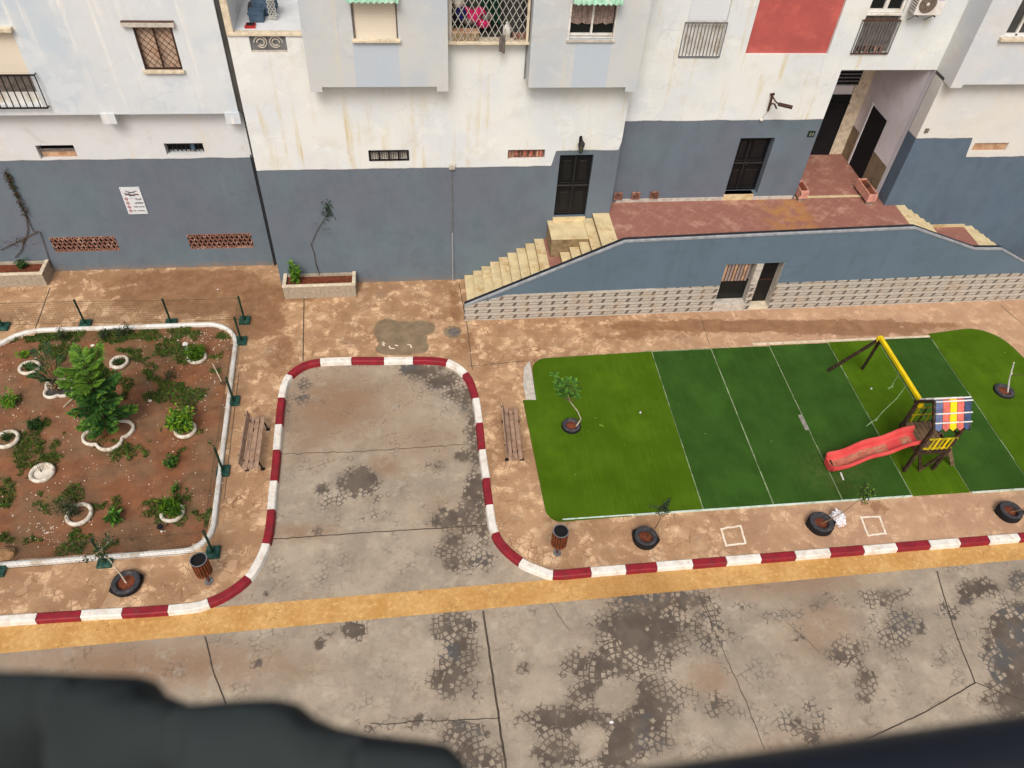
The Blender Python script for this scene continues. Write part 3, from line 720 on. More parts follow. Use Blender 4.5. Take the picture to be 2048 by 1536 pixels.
def railing(parent, x0, x1, z0, z1, y, n, r, m, name='railing', belly=0, frame=None):
    mb = MB()
    for z in (z0, z1): mb.bar((x0, y, z), (x1, y, z), r * 1.6, r * 1.6, frame or m)
    for k in range(n + 1):
        x = x0 + (x1 - x0) * k / n; mb.bar((x, y, z0), (x, y, z1), r, r, m)
    for x in (x0, x1):
        for z in (z0, z1): mb.bar((x, y, z), (x, y + .2, z), r, r, m)
    return mb.build(name, parent)
def sill(parent, x0, x1, z, y, m='sill', h=.07, d=.1, name='sill'):
    mb = MB(); mb.box(x0, x1, y - d, y + .02, z - h, z, m); return mb.build(name, parent, bevel=.008)

# ---- left building
tag_L = 'pale grey apartment block at far left with slate blue base and brick vents'
bL = thing('apartment_building', tag_L, 'building', (-10, 24, 0), 'apartment blocks across the street')
xr = F(506, 325, YL).x; xru = F(471, 200, YLU).x
v1 = rect((70, 291), (157, 317), YL); v2 = rect((327, 287), (411, 309), YL)
g1 = rect((98, 476), (240, 500), YL); g2 = rect((373, 470), (508, 494), YL)
w1 = rect((264, 53), (366, 139), YLU)
zo = F(231, 229, YLU).z
sx0, sx1, sz0, sz1 = -13.2, F(58, 145, YLU).x, F(70, 213, YLU).z, F(30, 62, YLU).z
mb = MB()
mb.wall(YL, -30, xr, 0, zo + .3, [v1, v2, (g1[0], g1[1], g1[2], g1[3], .06), (g2[0], g2[1], g2[2], g2[3], .06)], 'wallL', .3)
mb.quad((xr, YL, 0), (xr, 30, 0), (xr, 30, zo), (xr, YL, zo), 'wallL'); mb.quad((-30, YL, 0), (-30, YL, zo), (-30, 30, zo), (-30, 30, 0), 'wallL')
mb.build('lower_wall', bL)
mb = MB(); mb.wall(YLU, -30, xru, zo, TOP, [w1, (sx0, sx1, sz0, sz1, .25)], 'wallLu', .18)
mb.quad((-30, YLU, zo), (-30, YL + .3, zo), (xru, YL + .3, zo), (xru, YLU, zo), 'wallLu'); mb.quad((xru, YLU, zo), (xru, 30, zo), (xru, 30, TOP), (xru, YLU, TOP), 'wallLu')
mb.quad((-30, YLU, TOP), (xru, YLU, TOP), (xru, 30, TOP), (-30, 30, TOP), 'concrete')
c1 = rect((205, 215), (234, 246), YLU)
mb.box(F(205, 240, YLU).x, F(233, 240, YLU).x, YLU - .03, YL - .01, F(215, 247, YLU).z, zo + .04, 'wallLu'); mb.box(F(452, 240, YLU).x, xru + .02, YLU - .03, YL - .01, F(460, 247, YLU).z, zo + .04, 'wallLu')
mb.build('upper_wall', bL)
def vent_window(parent, r, y, kind):
    x0, x1, z0, z1 = r; mb = MB()
    mb.quad((x0, y + .29, z0), (x1, y + .29, z0), (x1, y + .29, z1), (x0, y + .29, z1), 'dark'); f = mb.build('vent_window', parent)
    mb = MB()
    if kind == 'board':
        mb.box(x0 + .03, x1 - .03, y + .12, y + .2, z0, z0 + (z1 - z0) * .42, 'tan'); mb.box(x0, x1, y + .1, y + .12, z0 + (z1 - z0) * .42, z0 + (z1 - z0) * .62, 'greycloth'); mb.build('board', f)
    elif kind == 'bars':
        for k in range(9): mb.bar((x0 + (x1 - x0) * (k + .5) / 9, y + .12, z0 + .05), (x0 + (x1 - x0) * (k + .5) / 9, y + .12, z1), .03, .03, 'black')
        mb.box(x0, x1, y + .11, y + .14, z1 - .1, z1 - .06, 'darkgrey'); mb.box(x0 + (x1 - x0) * .64, x0 + (x1 - x0) * .74, y + .1, y + .2, z0 + .1, z1 - .06, 'bluegrey'); mb.build('window_bars', f)
    elif kind == 'grille':
        mb.quad((x0, y + .1, z0), (x1, y + .1, z0), (x1, y + .1, z1), (x0, y + .1, z1), 'lightconc')
        for k in range(17): mb.bar((x0 + (x1 - x0) * (k + .5) / 17, y + .01, z0), (x0 + (x1 - x0) * (k + .5) / 17, y + .01, z1), .014, .02, 'black')
        for z in (z0 + .015, z1 - .015): mb.box(x0, x1, y - .02, y + .02, z - .02, z + .02, 'black')
        for t in (0, .25, .5, .75, 1): x = x0 + (x1 - x0) * t; mb.box(x - .022, x + .022, y - .02, y + .02, z0, z1, 'black')
        mb.build('grille', f)
    elif kind == 'brick':
        mb.box(x0 + .02, x1 - .02, y + .13, y + .2, z0, z1 - .08, 'terra')
        for k in range(11): mb.box(x0 + .05 + (x1 - x0 - .1) * k / 11, x0 + .05 + (x1 - x0 - .1) * (k + .45) / 11, y + .1, y + .13, z0 + .04 + .03 * (k % 3), z1 - .1, random.choice(['orange', 'tan', 'rust']))
        mb.build('brick_fill', f)
    else:
        mb.box(x0, x1, y + .16, y + .2, z0, z1, 'tan'); mb.build('board', f)
    return f
vent_window(bL, v1, YL, 'board'); vent_window(bL, v2, YL, 'bars')
for g in (g1, g2): brick_grille(bL, g[0], g[1], g[2], g[3], YL, 13, 2)
# grille window
x0, x1, z0, z1 = w1; mb = MB(); mb.box(x0, x1, YLU + .12, YLU + .17, z0, z1, 'paleboard')
fr = mb.build('window', bL); mb = MB()
diamond(mb, x0, x1, z0, z1, YLU + .03, .17, .19, .011, 'browniron')
for x in (x0 + .025, (x0 + x1) / 2, x1 - .03): mb.box(x - .02, x + .02, YLU + .01, YLU + .05, z0, z1, 'browniron')
for z in (z0 + .02, z1 - .02): mb.box(x0, x1, YLU + .012, YLU + .048, z - .02, z + .02, 'browniron')
mb.build('window_grille', fr)
sill(bL, x0 - .05, x1 + .04, z0, YLU); mb = MB(); mb.box(x0 - .22, x1 + .1, YLU - .13, YLU + .02, z1 + .03, z1 + .14, 'lightconc'); mb.box(x0 - .22, x1 + .1, YLU - .12, YLU - .0, z1 + .141, z1 + .155, 'rust'); mb.build('window_canopy', bL, bevel=.01)
# shuttered french window with iron balustrade
mb = MB(); mb.box(sx0, sx1 - .02, YLU + .1, YLU + .15, sz0 + (sz1 - sz0) * .42, sz1, 'shutC'); s_ = mb.build('roller_shutter', bL)
mb = MB(); mb.box(sx0, sx1, YLU + .22, YLU + .25, sz0, sz1, 'greycloth'); mb.box(sx0, sx1, YLU + .18, YLU + .22, sz0, sz0 + .3, 'white'); mb.build('french_window', bL)
railing(bL, sx0, F(72, 147, YLU).x + .0, sz0 + .02, F(40, 146, YLU).z, YLU - .12, 22, .022, 'black')
mb = MB(); mb.box(sx0, sx1 + .06, YLU - .16, YLU + .02, sz1 + .02, sz1 + .12, 'sill'); mb.build('window_canopy', bL, bevel=.01)
# dark box coloured as the shade in the gap between the blocks; cable
mb = MB(); mb.box(xr + .001, F(512, 336, YA).x + .05, YL + .04, 21.3, 0, zo, 'darkgrey'); mb.box(xru + .002, F(512, 336, YA).x + .05, YLU + .05, 21.3, zo, TOP, 'darkgrey'); mb.build('gap_shade_infill', bL)
p = MB(); q = F(505, 470, YL)
p.tube([(xr - .02, YL - .05, z) for z in (0, 1.0, 2, 3, 4.1)], .016, 'black', 6); p.build('drain_cable', bL)

# ---- middle building
bM = thing('apartment_building', 'cream and slate apartment block with two grey bays and a red wall panel', 'building', (5, 24, 0), 'apartment blocks across the street')
xa = F(512, 336, YA).x; XB = 6.0
d1 = (F(1114, 370, YA).x, F(1179, 370, YA).x, F(1140, 433, YA).z, F(1150, 310, YA).z)
v3 = rect((738, 301), (817, 320), YA); v4 = rect((1016, 300), (1089, 319), YA)
bx0, bx1 = F(611, 80, YBAY).x - .06, F(896, 90, YBAY).x; b2x0, b2x1 = F(1062, 90, YBAY).x, F(1288, 90, YBAY).x
bz = F(750, 174, YBAY).z; b2z = F(1150, 175, YBAY).z
capz = F(530, 66, YA).z
balc = (F(462, 40, YA).x, bx0 + .02, capz, TOP - 1.2, 2.0, 'greyshut')
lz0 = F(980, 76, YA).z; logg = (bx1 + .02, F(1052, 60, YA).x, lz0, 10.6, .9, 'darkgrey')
orn = rect((497, 72), (576, 105), YA)
mb = MB(); mb.wall(YA, xa, XB, 0, TOP, [d1 + (.16, 'wallM'), v3, v4, balc, logg, orn + (.06,)], 'wallM', .22)
mb.quad((XB, YA, 0), (XB, YB, 0), (XB, YB, TOP), (XB, YA, TOP), 'wallM'); mb.quad((xa, YA, 0), (xa, YA, TOP), (xa, 30, TOP), (xa, 30, 0), 'wallM')
rp = (F(1503.5, 60, YB).x, F(1672, 60, YB).x, F(1580, 109, YB).z, 11.2)
d2 = (F(1466, 330, YB).x, F(1531, 335, YB).x, F(1480, 388, YB).z, F(1517, 276, YB).z)
fw = (F(1367, 80, YB).x, F(1445, 80, YB).x, F(1405, 113, YB).z, 10.4)
fw2 = (F(1722, 60, YB).x, F(1792, 60, YB).x, F(1755, 106, YB).z, 10.3)
pas = (F(1683, 140, YB).x, 15.2, 2.4, F(1770, 140, YB).z, 2.7, 'passwall')
mb.wall(YB, XB, 15.2, 0, TOP, [d2 + (.3, 'wallM'), fw + (.12,), fw2 + (.16,), rp + (.09, 'wallM'), pas], 'wallM', .2)
mb.quad((xa, YA, TOP), (15.2, YA, TOP), (15.2, 30, TOP), (xa, 30, TOP), 'concrete')
mb.build('facade_wall', bM)
def bay(x0, x1, z, feet, name):
    mb = MB(); y = YBAY
    hol = [wb] if name == 1 else [wb2]
    mb.wall(y, x0, x1, z, TOP, hol, 'bay', .16)
    mb.quad((x0, y, z), (x0, y, TOP), (x0, YA, TOP), (x0, YA, z), 'bay'); mb.quad((x1, y, z), (x1, YA, z), (x1, YA, TOP), (x1, y, TOP), 'bay')
    mb.quad((x0, y, z), (x0, YA, z), (x1, YA, z), (x1, y, z), 'bay'); mb.quad((x0, y, TOP), (x1, y, TOP), (x1, YA, TOP), (x0, YA, TOP), 'bay')
    for a, b in feet: mb.box(a, b, y, YA, z - .13, z - .001, 'bay')
    return mb.build('bay', bM)
wb = rect((700, 4), (797, 78), YBAY); wb2 = rect((1142, 8), (1227, 80), YBAY)
bayA = bay(bx0, bx1, bz, [(bx0, bx0 + .3), (bx1 - .3, bx1)], 1); bayB = bay(b2x0, b2x1, b2z, [(b2x1 - .3, b2x1)], 2)
def awning(x0, x1, z, y, h, dd, parent):
    mb = MB(); n = 60; vs = []; fs = []
    for k in range(n + 1):
        x = x0 + (x1 - x0) * k / n; w = .018 * math.sin(k / n * 2 * math.pi * 9)
        vs += [(x, y, z + h), (x, y - dd, z + w), (x, y - dd, z + w - .012), (x, y, z + h - .012)]
    for k in range(n):
        a = k * 4
        for i in range(4): j = (i + 1) % 4; fs.append((a + i, a + j, a + 4 + j, a + 4 + i))
    mb.add(vs, fs, 'awning'); return mb.build('corrugated_awning', parent)
awning(F(692, 6, YBAY - .3).x, F(797, 6, YBAY - .3).x, F(745, 5, YBAY - .35).z, YBAY, .3, .35, bayA)
awning(F(1148, 9, YBAY - .3).x, F(1246, 9, YBAY - .3).x, F(1190, 9, YBAY - .35).z, YBAY, .3, .35, bayB)
x0, x1, z0, z1 = wb; mb = MB(); mb.box(x0, x1, YBAY + .06, YBAY + .12, z0, z1, 'shutC'); f = mb.build('roller_shutter', bayA); sill(bayA, x0 - .03, x1 + .05, z0 + .01, YBAY)
for a, b in ((x0, x0 + .05), (x1 - .04, x1)): mb = MB(); mb.box(a, b, YBAY + .02, YBAY + .06, z0, z1, 'greycloth'); mb.build('shutter_rail', f)
x0, x1, z0, z1 = wb2; mb = MB(); mb.box(x0, x1, YBAY + .15, YBAY + .17, z0, z1, 'glass'); W = mb.build('window', bayB)
mb = MB(); zc = z0 + (z1 - z0) * .42; n = 46; vs = []; fs = []
for k in range(n + 1):
    x = x0 + .04 + (x1 - x0 - .1) * k / n; yy = YBAY + .1 + .02 * math.sin(k * 1.1) + (.012 * math.sin(k * 2.7)); vs += [(x, yy, zc + .02 * math.sin(k * .6)), (x, yy, z1)]
for k in range(n): fs.append((k * 2, k * 2 + 2, k * 2 + 3, k * 2 + 1))
mb.add(vs, fs, 'curtain'); mb.build('curtain', W)
mb = MB(); zb = z0 + .13
for a in ((x0, x1, zb - .05, zb), (x0, x1, z0 + .02, z0 + .05)): mb.box(a[0], a[1], YBAY + .07, YBAY + .13, a[2], a[3], 'white')
mb.box((x0 + x1) / 2 - .02, (x0 + x1) / 2 + .03, YBAY + .06, YBAY + .12, zb, z1, 'white'); mb.box(x0 - .001, x0 + .04, YBAY - .004, YBAY + .1, z0 - .0, z1, 'white'); mb.box(x1 - .03, x1 + .001, YBAY - .004, YBAY + .1, z0, z1, 'white')
mb.build('window_frame', W); sill(bayB, x0 - .03, x1 + .03, z0, YBAY, 'lightconc', .05, .05)
vent_window(bM, v3, YA, 'grille'); vent_window(bM, v4, YA, 'brick')
def door(parent, r, y, name='door', hand=.5):
    x0, x1, z0, z1 = r; mb = MB(); mb.box(x0, x1, y, y + .05, z0, z1, 'blackdoor'); d = mb.build(name, parent)
    mb = MB(); xm = x0 + (x1 - x0) * hand; zm = z0 + (z1 - z0) * .5
    for a, b in ((x0 + .05, xm - .03), (xm + .03, x1 - .05)):
        for c, e in ((z0 + .08, zm - .1), (zm + .08, z1 - .1)):
            for q in ((a, b, c, c + .02), (a, b, e - .02, e), (a, a + .02, c, e), (b - .02, b, c, e)): mb.box(q[0], q[1], y - .02, y, q[2], q[3], 'blackdoor')
            mb.box(a + .1, b - .1, y - .016, y, c + .12, e - .12, 'black'); mb.box(a + .02, b - .02, y - .024, y - .019, c + .02, c + .03, 'doorline'); mb.box(a + .1, b - .1, y - .02, y - .015, e - .14, e - .13, 'doorline')
    mb.box(x0 + .02, x1 - .02, y - .028, y, zm - .01, zm + .015, 'doorline'); mb.box(xm - .008, xm + .008, y - .028, y, z0 + .02, z1 - .02, 'doorline')
    mb.build('panel', d); mb = MB(); mb.tube([(xm + .06, y - .05, zm - .06), (xm + .06, y - .06, zm + .08)], .012, 'doorline', 6); mb.build('handle', d); return d
door(bM, d1, YA + .1); sill(bM, d1[0] - .02, d1[1] + .0, d1[2], YA + .0, 'step', .16, .05, 'doorstep')
dd2 = (d2[0], d2[1], d2[2] + .0, d2[3]); door(bM, dd2, YB + .24, hand=.42); mb = MB(); mb.box(d2[0] - .02, d2[1] - .12, YB - .04, YB + .22, 2.5, d2[2], 'step'); mb.build('doorstep', bM, bevel=.01)
# red panel, french windows
mb = MB(); mb.quad((rp[0], YB + .088, rp[2]), (rp[1], YB + .088, rp[2]), (rp[1], YB + .088, rp[3]), (rp[0], YB + .088, rp[3]), 'redpanel'); mb.build('red_panel', bM)
x0, x1, z0, z1 = fw; zt = F(1415, 45, YB).z
mb = MB(); mb.box(x0, x1, YB + .07, YB + .11, zt + .03, z1, 'shutG'); mb.box(x0, x1, YB + .08, YB + .12, z0, zt + .03, 'white'); mb.build('roller_shutter', bM)
railing(bM, x0 - .05, x1 + .02, z0, zt, YB - .02, 12, .022, 'grey', frame='grey')
x0, x1, z0, z1 = fw2; zt = F(1755, 40, YB).z; zg = F(1760, 22, YB).z
mb = MB(); mb.box(x0, x1, YB + .13, YB + .15, zg, z1, 'glass'); W = mb.build('window', bM)
mb = MB()
for a, b in ((x0, x0 + .06), ((x0 + x1) / 2 - .05, (x0 + x1) / 2 + .05), (x1 - .06, x1)): mb.box(a, b, YB + .07, YB + .13, zg, z1, 'white')
mb.box(x0, x1, YB + .065, YB + .125, zg - .06, zg + .02, 'white'); mb.build('window_frame', W)
mb = MB(); mb.box(x0, x1, YB + .12, YB + .16, z0, zg - .06, 'greycloth'); mb.box(x0, x1, YB + .0, YB + .13, zg - .12, zg - .07, 'white'); mb.build('lower_panel', bM)
railing(bM, x0 - .06, x1 + .02, z0, zt, YB - .03, 12, .022, 'grey', frame='rust')
mb = MB()
for k in range(6): mb.tube([(x0 + .08 + k * .15, YB + .06, z0 + .0), (x0 + .08 + k * .15, YB + .06, z0 + .16)], [.05, .07], random.choice(['rust', 'terra', 'browniron']), 8)
tag(mb.build('flower_pots', off=(0, 0, 0)), None, None); o = bpy.data.objects['flower_pots']; o.parent = bM; o.location = -Vector(bM['_o'])
# balcony recess and ornament
mb = MB(); mb.box(xa + .0, bx0 - .02, YA - .05, YA + .12, capz - .06, capz + .02, 'sill'); mb.box(xa, F(462, 40, YA).x, YA - .04, YA, capz, TOP - 1.2, 'sill'); mb.build('balcony_coping', bM, bevel=.01)
bl = balc; fz = capz - .15
mb = MB(); mb.box(bl[0], bl[1] + .6, YA + .12, YA + 2.0, fz - .1, fz, 'tan' if False else 'lightconc'); mb.build('balcony_floor', bM)
mb = MB(); mb.quad((bl[0], YA + 2, fz), (bl[1] + .6, YA + 2, fz), (bl[1] + .6, YA + 2, 11.3), (bl[0], YA + 2, 11.3), 'greyshut'); mb.build('balcony_back_wall', bM)
mb = MB(); x0, x1, z0, z1 = orn; mb.quad((x0, YA + .055, z0), (x1, YA + .055, z0), (x1, YA + .055, z1), (x0, YA + .055, z1), 'grey')
for cx, sg in ((x0 + (x1 - x0) * .3, -1), (x0 + (x1 - x0) * .7, 1)):
    for rr in (.17, .1):
        mb.tube([(cx + sg * math.cos(t * .35) * rr * (1 - t * .02), YA + .03, (z0 + z1) / 2 + math.sin(t * .35) * rr * (1 - t * .02) + .03) for t in range(0, 17)], .018, 'lightconc', 6)
mb.box(x0, x1, YA + .01, YA + .05, z0 - .0, z0 + .04, 'lightconc'); mb.build('balustrade_ornament', bM)
# loggia with diamond mesh
x0, x1 = bx1 + .05, F(1052, 60, YA).x
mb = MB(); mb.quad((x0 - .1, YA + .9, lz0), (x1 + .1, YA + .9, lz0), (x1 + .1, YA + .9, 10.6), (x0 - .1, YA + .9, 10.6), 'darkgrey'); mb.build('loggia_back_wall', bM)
mb = MB(); mb.box(x0 - .04, x1 + .06, YA - .3, YA + .02, lz0 - .05, lz0 + .02, 'sill'); mb.build('loggia_ledge', bM, bevel=.008)
mb = MB(); diamond(mb, x0 + .05, x1, lz0 + .02, 10.5, YA - .26, .17, .3, .014, 'mesh')
mb.box(x0 - .03, x0 + .06, YA - .29, YA, lz0 + .02, 10.5, 'lightconc'); mb.box(x1 - .03, x1 + .03, YA - .29, YA - .2, lz0 + .02, 10.5, 'sill'); mb.box(x1 + .05, x1 + .2, YA - .12, YA, lz0 + .1, 10.5, 'greycloth'); mb.build('mesh_screen', bM)
mb = MB()
for dx, zt_, zb_ in ((.0, lz0, lz0 - 1.05), (.17, lz0 + .2, lz0 - 1.25)): mb.tube([(x1 + .03 + dx, YA - .06, zt_), (x1 + .03 + dx * .8, YA - .05, zb_)], .018 if dx == 0 else .03, 'grey', 6)
mb.build('waste_pipe', bM)
# passage interior
px0, px1 = pas[0], 15.06; yb = 23.1
mb = MB()
mb.quad((px0, yb, 2.5), (px1, yb, 2.5), (px1, yb, 9), (px0, yb, 9), 'passwall'); mb.quad((px1, YB + .01, 2.5), (px1, YB + .01, 9), (px1, yb, 9), (px1, yb, 2.5), 'passwall')
mb.quad((px0, YB + .2, pas[3]), (px0, yb, 6.6), (px1, yb, 6.6), (px1, YB + .2, pas[3]), 'passwall'); mb.build('passage_wall', bM)
mb = MB(); mb.box(px0, px1 - .001, YB + .05, yb - .01, 2.40, 2.502, 'tile'); mb.box(px0, px1 - .02, F(1650, 375, YB).y - .0, YB + .12, 2.503, 2.508, 'step'); mb.build('passage_floor', bM)
zs_ = F(1700, 189, yb - .03).z; xs_ = F(1657, 307, yb - .03).x
mb = MB(); mb.box(px0, xs_, yb - .08, yb - .02, 2.5, zs_, 'dark'); dk = mb.build('entrance_door', bM)
mb = MB()
for k in range(4): mb.box(px0 + .02 + k * .32, px0 + .05 + k * .32, yb - .11, yb - .08, 2.5, zs_, 'black')
mb.box(px0, xs_, yb - .12, yb - .08, 4.4, 4.46, 'black'); mb.build('door_bars', dk)
mb = MB(); xt = F(1683, 306, yb).x; mb.box(xs_, px1, yb - .05, yb - .01, 2.5, 6.3, 'tan' if False else 'sill'); mb.build('tiled_panel', bM)
mb = MB(); r = (F(1683, 165, yb).x, F(1714, 165, yb).x, F(1695, 167, yb).z, F(1700, 142, yb).z); mb.box(px0, r[1], yb - .1, yb - .02, r[2], r[3] + .3, 'dark')
for k in range(7): mb.box(px0, r[1], yb - .13, yb - .1, r[2] + k * .12, r[2] + k * .12 + .04, 'grey')
mb.build('mailbox_panel', bM)
a, b, c, e = X(1749, 208, px1), X(1776, 239, px1), X(1715, 324, px1), X(1726, 345, px1)
mb = MB(); mb.box(px1 - .02, px1 - .01, b.y, a.y, 2.52, a.z - .05, 'dark'); mb.box(px1 - .05, px1 - .01, a.y, a.y + .08, 2.52, a.z, 'passwall'); mb.build('side_doorway', bM)
for q0, q1 in ((YB + .02, b.y - .02), (a.y + .1, yb - .05)): mb = MB(); mb.box(px1 - .015, px1 - .004, q0, q1, 2.5, 3.6, 'dado'); mb.build('painted_dado', bM)
# three small breeze-block vents by the terrace floor
for i, px in enumerate((1236, 1271, 1308)):
    c = F(px, 391 - i * 1.0, YB); brick_grille(bM, c.x - .13, c.x + .13, c.z - .12, c.z + .12, YB - .055, 3, 3, 'breeze_block')
mb = MB(); mb.box(6.3, 12.2, YB - .02, YB + .01, 2.5, 2.62, 'lightconc'); mb.build('skirting', bM)

# ---- right building
bR = thing('apartment_building', 'grey white apartment block at far right with overhanging upper floor and blue base', 'building', (22, 24, 0), 'apartment blocks across the street')
ox = 15.2; oz = F(1902, 176, YRO).z
rv = (F(1946, 294, YR).x, F(2014, 294, YR).x, F(1980, 302, YR).z, F(1985, 286, YR).z)
mb = MB(); mb.wall(YR, ox, 34, 0, oz + .2, [rv], 'wallR', .2); mb.quad((ox, YR, 0), (ox, YR, oz), (ox, YB + .02, oz), (ox, YB + .02, 0), 'wallR'); mb.build('lower_wall', bR)
rw = (F(2025, 40, YRO).x, 19.3, F(2030, 73, YRO).z, 10.2)
uz = F(1990, 169, YRO).z
mb = MB(); mb.wall(YRO, ox, 34, uz, TOP, [rw], 'bayR', .2); mb.quad((ox, YRO, uz), (ox, YRO, TOP), (ox, YB + .02, TOP), (ox, YB + .02, uz), 'bayR'); mb.quad((ox, YRO, uz), (ox, YR + .1, uz), (34, YR + .1, uz), (34, YRO, uz), 'bayR')
mb.box(ox, ox + .35, YRO, YR, oz, uz + .001, 'bayR'); mb.quad((ox, YRO, TOP), (34, YRO, TOP), (34, 30, TOP), (ox, 30, TOP), 'concrete'); mb.build('upper_wall', bR)
vent_window(bR, rv, YR - .1, 'plain')
x0, x1, z0, z1 = rw; mb = MB(); mb.box(x0, x1, YRO + .14, YRO + .17, z0, z1, 'darkgrey'); W = mb.build('window', bR)
mb = MB(); mb.box(x0, x1, YRO + .06, YRO + .13, z0, z0 + .05, 'white'); mb.box(x0 + .35, x0 + .41, YRO + .06, YRO + .12, z0, z1, 'white'); mb.box(x0, x0 + .04, YRO + .05, YRO + .13, z0, z1, 'white'); mb.build('window_frame', W)
mb = MB(); mb.box(x0 - .12, x1 + .1, YRO - .12, YRO + .02, z0 - .1, z0 - .01, 'sill'); mb.build('sill', bR, bevel=.01)
mb = MB(); c = F(1853, 261, YR); mb.box(c.x - .06, c.x + .06, YR - .03, YR, c.z - .07, c.z + .07, 'greycloth'); mb.build('junction_box', bR)

# ---- things fixed to the facades
def P(px, py, y): v = F(px, py, y); return v
mb = MB(); c = P(905, 450, YA - .05)
t = thing('drainpipe', 'thin grey drainpipe running down the slate wall from a small box, left of the stairs', 'pipe', (c.x, YA - .05, 0))
mb.tube([(c.x, YA - .04, .0), (c.x, YA - .04, 1.9)], .03, 'greypipe', 8); mb.tube([(c.x, YA - .025, 1.9), (c.x, YA - .025, 4.1)], .014, 'grey', 6); mb.build('pipe', t)
z_ = P(903, 333, YA - .05).z; mb = MB(); mb.box(c.x - .09, c.x + .09, YA - .1, YA - .005, z_ - .09, z_ + .07, 'lightconc'); mb.build('junction_box', t, bevel=.02)
# lantern above the left door
c = P(1162, 290, YA - .15)
t = thing('wall_lantern', 'small dark iron wall lantern above the left black door', 'lamp', (c.x, YA, c.z - .15))
mb = MB(); mb.lathe((c.x, YA - .2, c.z), [(.02, -.2), (.05, -.17), (.09, .05), (.03, .14), (.0, .2)], 'brass', 6); mb.build('glass', t)
mb = MB(); mb.lathe((c.x, YA - .2, c.z), [(.0, -.24), (.05, -.2), (.055, -.16)], 'black', 6); mb.lathe((c.x, YA - .2, c.z), [(.1, .04), (.11, .06), (.03, .17), (0, .24)], 'black', 6)
for k in range(6): a = k * math.pi / 3; mb.bar((c.x + .05 * math.cos(a), YA - .2 + .05 * math.sin(a), c.z - .17), (c.x + .095 * math.cos(a), YA - .2 + .095 * math.sin(a), c.z + .05), .012, .012, 'black')
mb.bar((c.x, YA, c.z + .1), (c.x, YA - .2, c.z + .2), .025, .025, 'black'); mb.box(c.x - .04, c.x + .04, YA - .02, YA, c.z - .05, c.z + .2, 'black'); mb.build('frame', t)
# bare lamp bracket
a = P(1545, 192, YB - .1)
t = thing('lamp_bracket', 'old brown lamp bracket with flat dark head, above the right black door', 'lamp', (a.x, YB, a.z - .6))
q = lambda px, py, dy: F(px, py, YB - dy)
mb = MB(); mb.tube([q(1536, 222, .05), q(1540, 208, .05), q(1545, 190, .06)], .035, 'rust', 8); mb.bar(q(1541, 189, .06), q(1549, 188, .06), .05, .05, 'browniron'); mb.tube([q(1545, 192, .08), q(1551, 203, .35), q(1558, 209, .5)], .022, 'rust', 8)
mb.tube([q(1538, 215, .07), q(1543, 207, .2), q(1549, 208, .3), q(1553, 217, .3)], .025, 'rust', 8); mb.build('bracket', t)
mb = MB(); mb.bar(q(1556, 208, .5), q(1585, 215, .7), .16, .05, 'browniron'); mb.build('lamp_head', t, bevel=.01)
mb = MB(); mb.tube([q(1535, 222, .03), q(1524, 238, .03)], .01, 'lightconc', 6); mb.blob(q(1523, 239, .04), .06, 'white', 2, .02); mb.build('cable', t)
c = q(1623, 268, .03); mb = MB(); mb.box(c.x - .11, c.x + .11, YB - .035, YB - .002, c.z - .09, c.z + .09, 'plaque'); t = thing('number_plaque', 'small dark green number plaque reading 22 beside the passage opening', 'sign', (c.x, YB, c.z)); mb.build('plate', t)
for dx in (-.055, .025):
    mb = MB()
    for x0, x1, z0, z1 in ((0, .035, .025, .035), (.03, .04, 0, .03), (0, .04, -.005, .003), (0, .01, -.035, 0), (0, .04, -.045, -.035)): mb.box(c.x + dx + x0, c.x + dx + x1, YB - .04, YB - .034, c.z + z0, c.z + z1, 'lightconc')
    mb.build('numeral', t)
# air conditioner
a0, a1 = P(1826, 30, YB - .35), P(1877, 32, YB - .35)
t = thing('air_conditioner', 'white outdoor air conditioner with round fan grille and blue label at top right', 'air conditioner', (a0.x, YB, a0.z))
mb = MB(); zz = a0.z; x0, x1 = a0.x, a1.x + .02; mb.box(x0, x1, YB - .38, YB - .1, zz, zz + .62, 'ac'); mb.build('casing', t, bevel=.015)
mb = MB(); fc = (x0 + (x1 - x0) * .36, YB - .385, zz + .3); vs = []
mb.tube([(fc[0], YB - .382, fc[2]), (fc[0], YB - .388, fc[2])], .235, 'acfan', 28)
for rr in (.08, .13, .18, .23):
    mb.tube([(fc[0] + rr * math.cos(k * math.pi / 12), YB - .395, fc[2] + rr * math.sin(k * math.pi / 12)) for k in range(25)], .006, 'rust', 4, False)
mb.tube([(fc[0], YB - .385, fc[2]), (fc[0], YB - .4, fc[2])], .04, 'ac', 12); mb.build('fan_grille', t)
mb = MB(); mb.box(x1 - .24, x1 - .06, YB - .386, YB - .379, zz + .4, zz + .52, 'aclogo'); mb.box(x1 - .24, x1 - .06, YB - .389, YB - .385, zz + .45, zz + .465, 'ac'); mb.build('maker_label', t)
mb = MB(); mb.box(x0 - .004, x0, YB - .35, YB - .12, zz + .05, zz + .58, 'acfan')
for k in range(8): mb.box(x0 - .01, x0 - .002, YB - .36, YB - .11, zz + .06 + k * .065, zz + .085 + k * .065, 'ac')
mb.build('side_louvre', t)
for x in (x0 + .12, x1 - .15): mb = MB(); mb.bar((x, YB, zz - .02), (x, YB - .4, zz - .02), .03, .03, 'rust'); mb.bar((x, YB - .3, zz - .03), (x, YB, zz - .28), .02, .02, 'grey'); mb.build('wall_bracket', t)
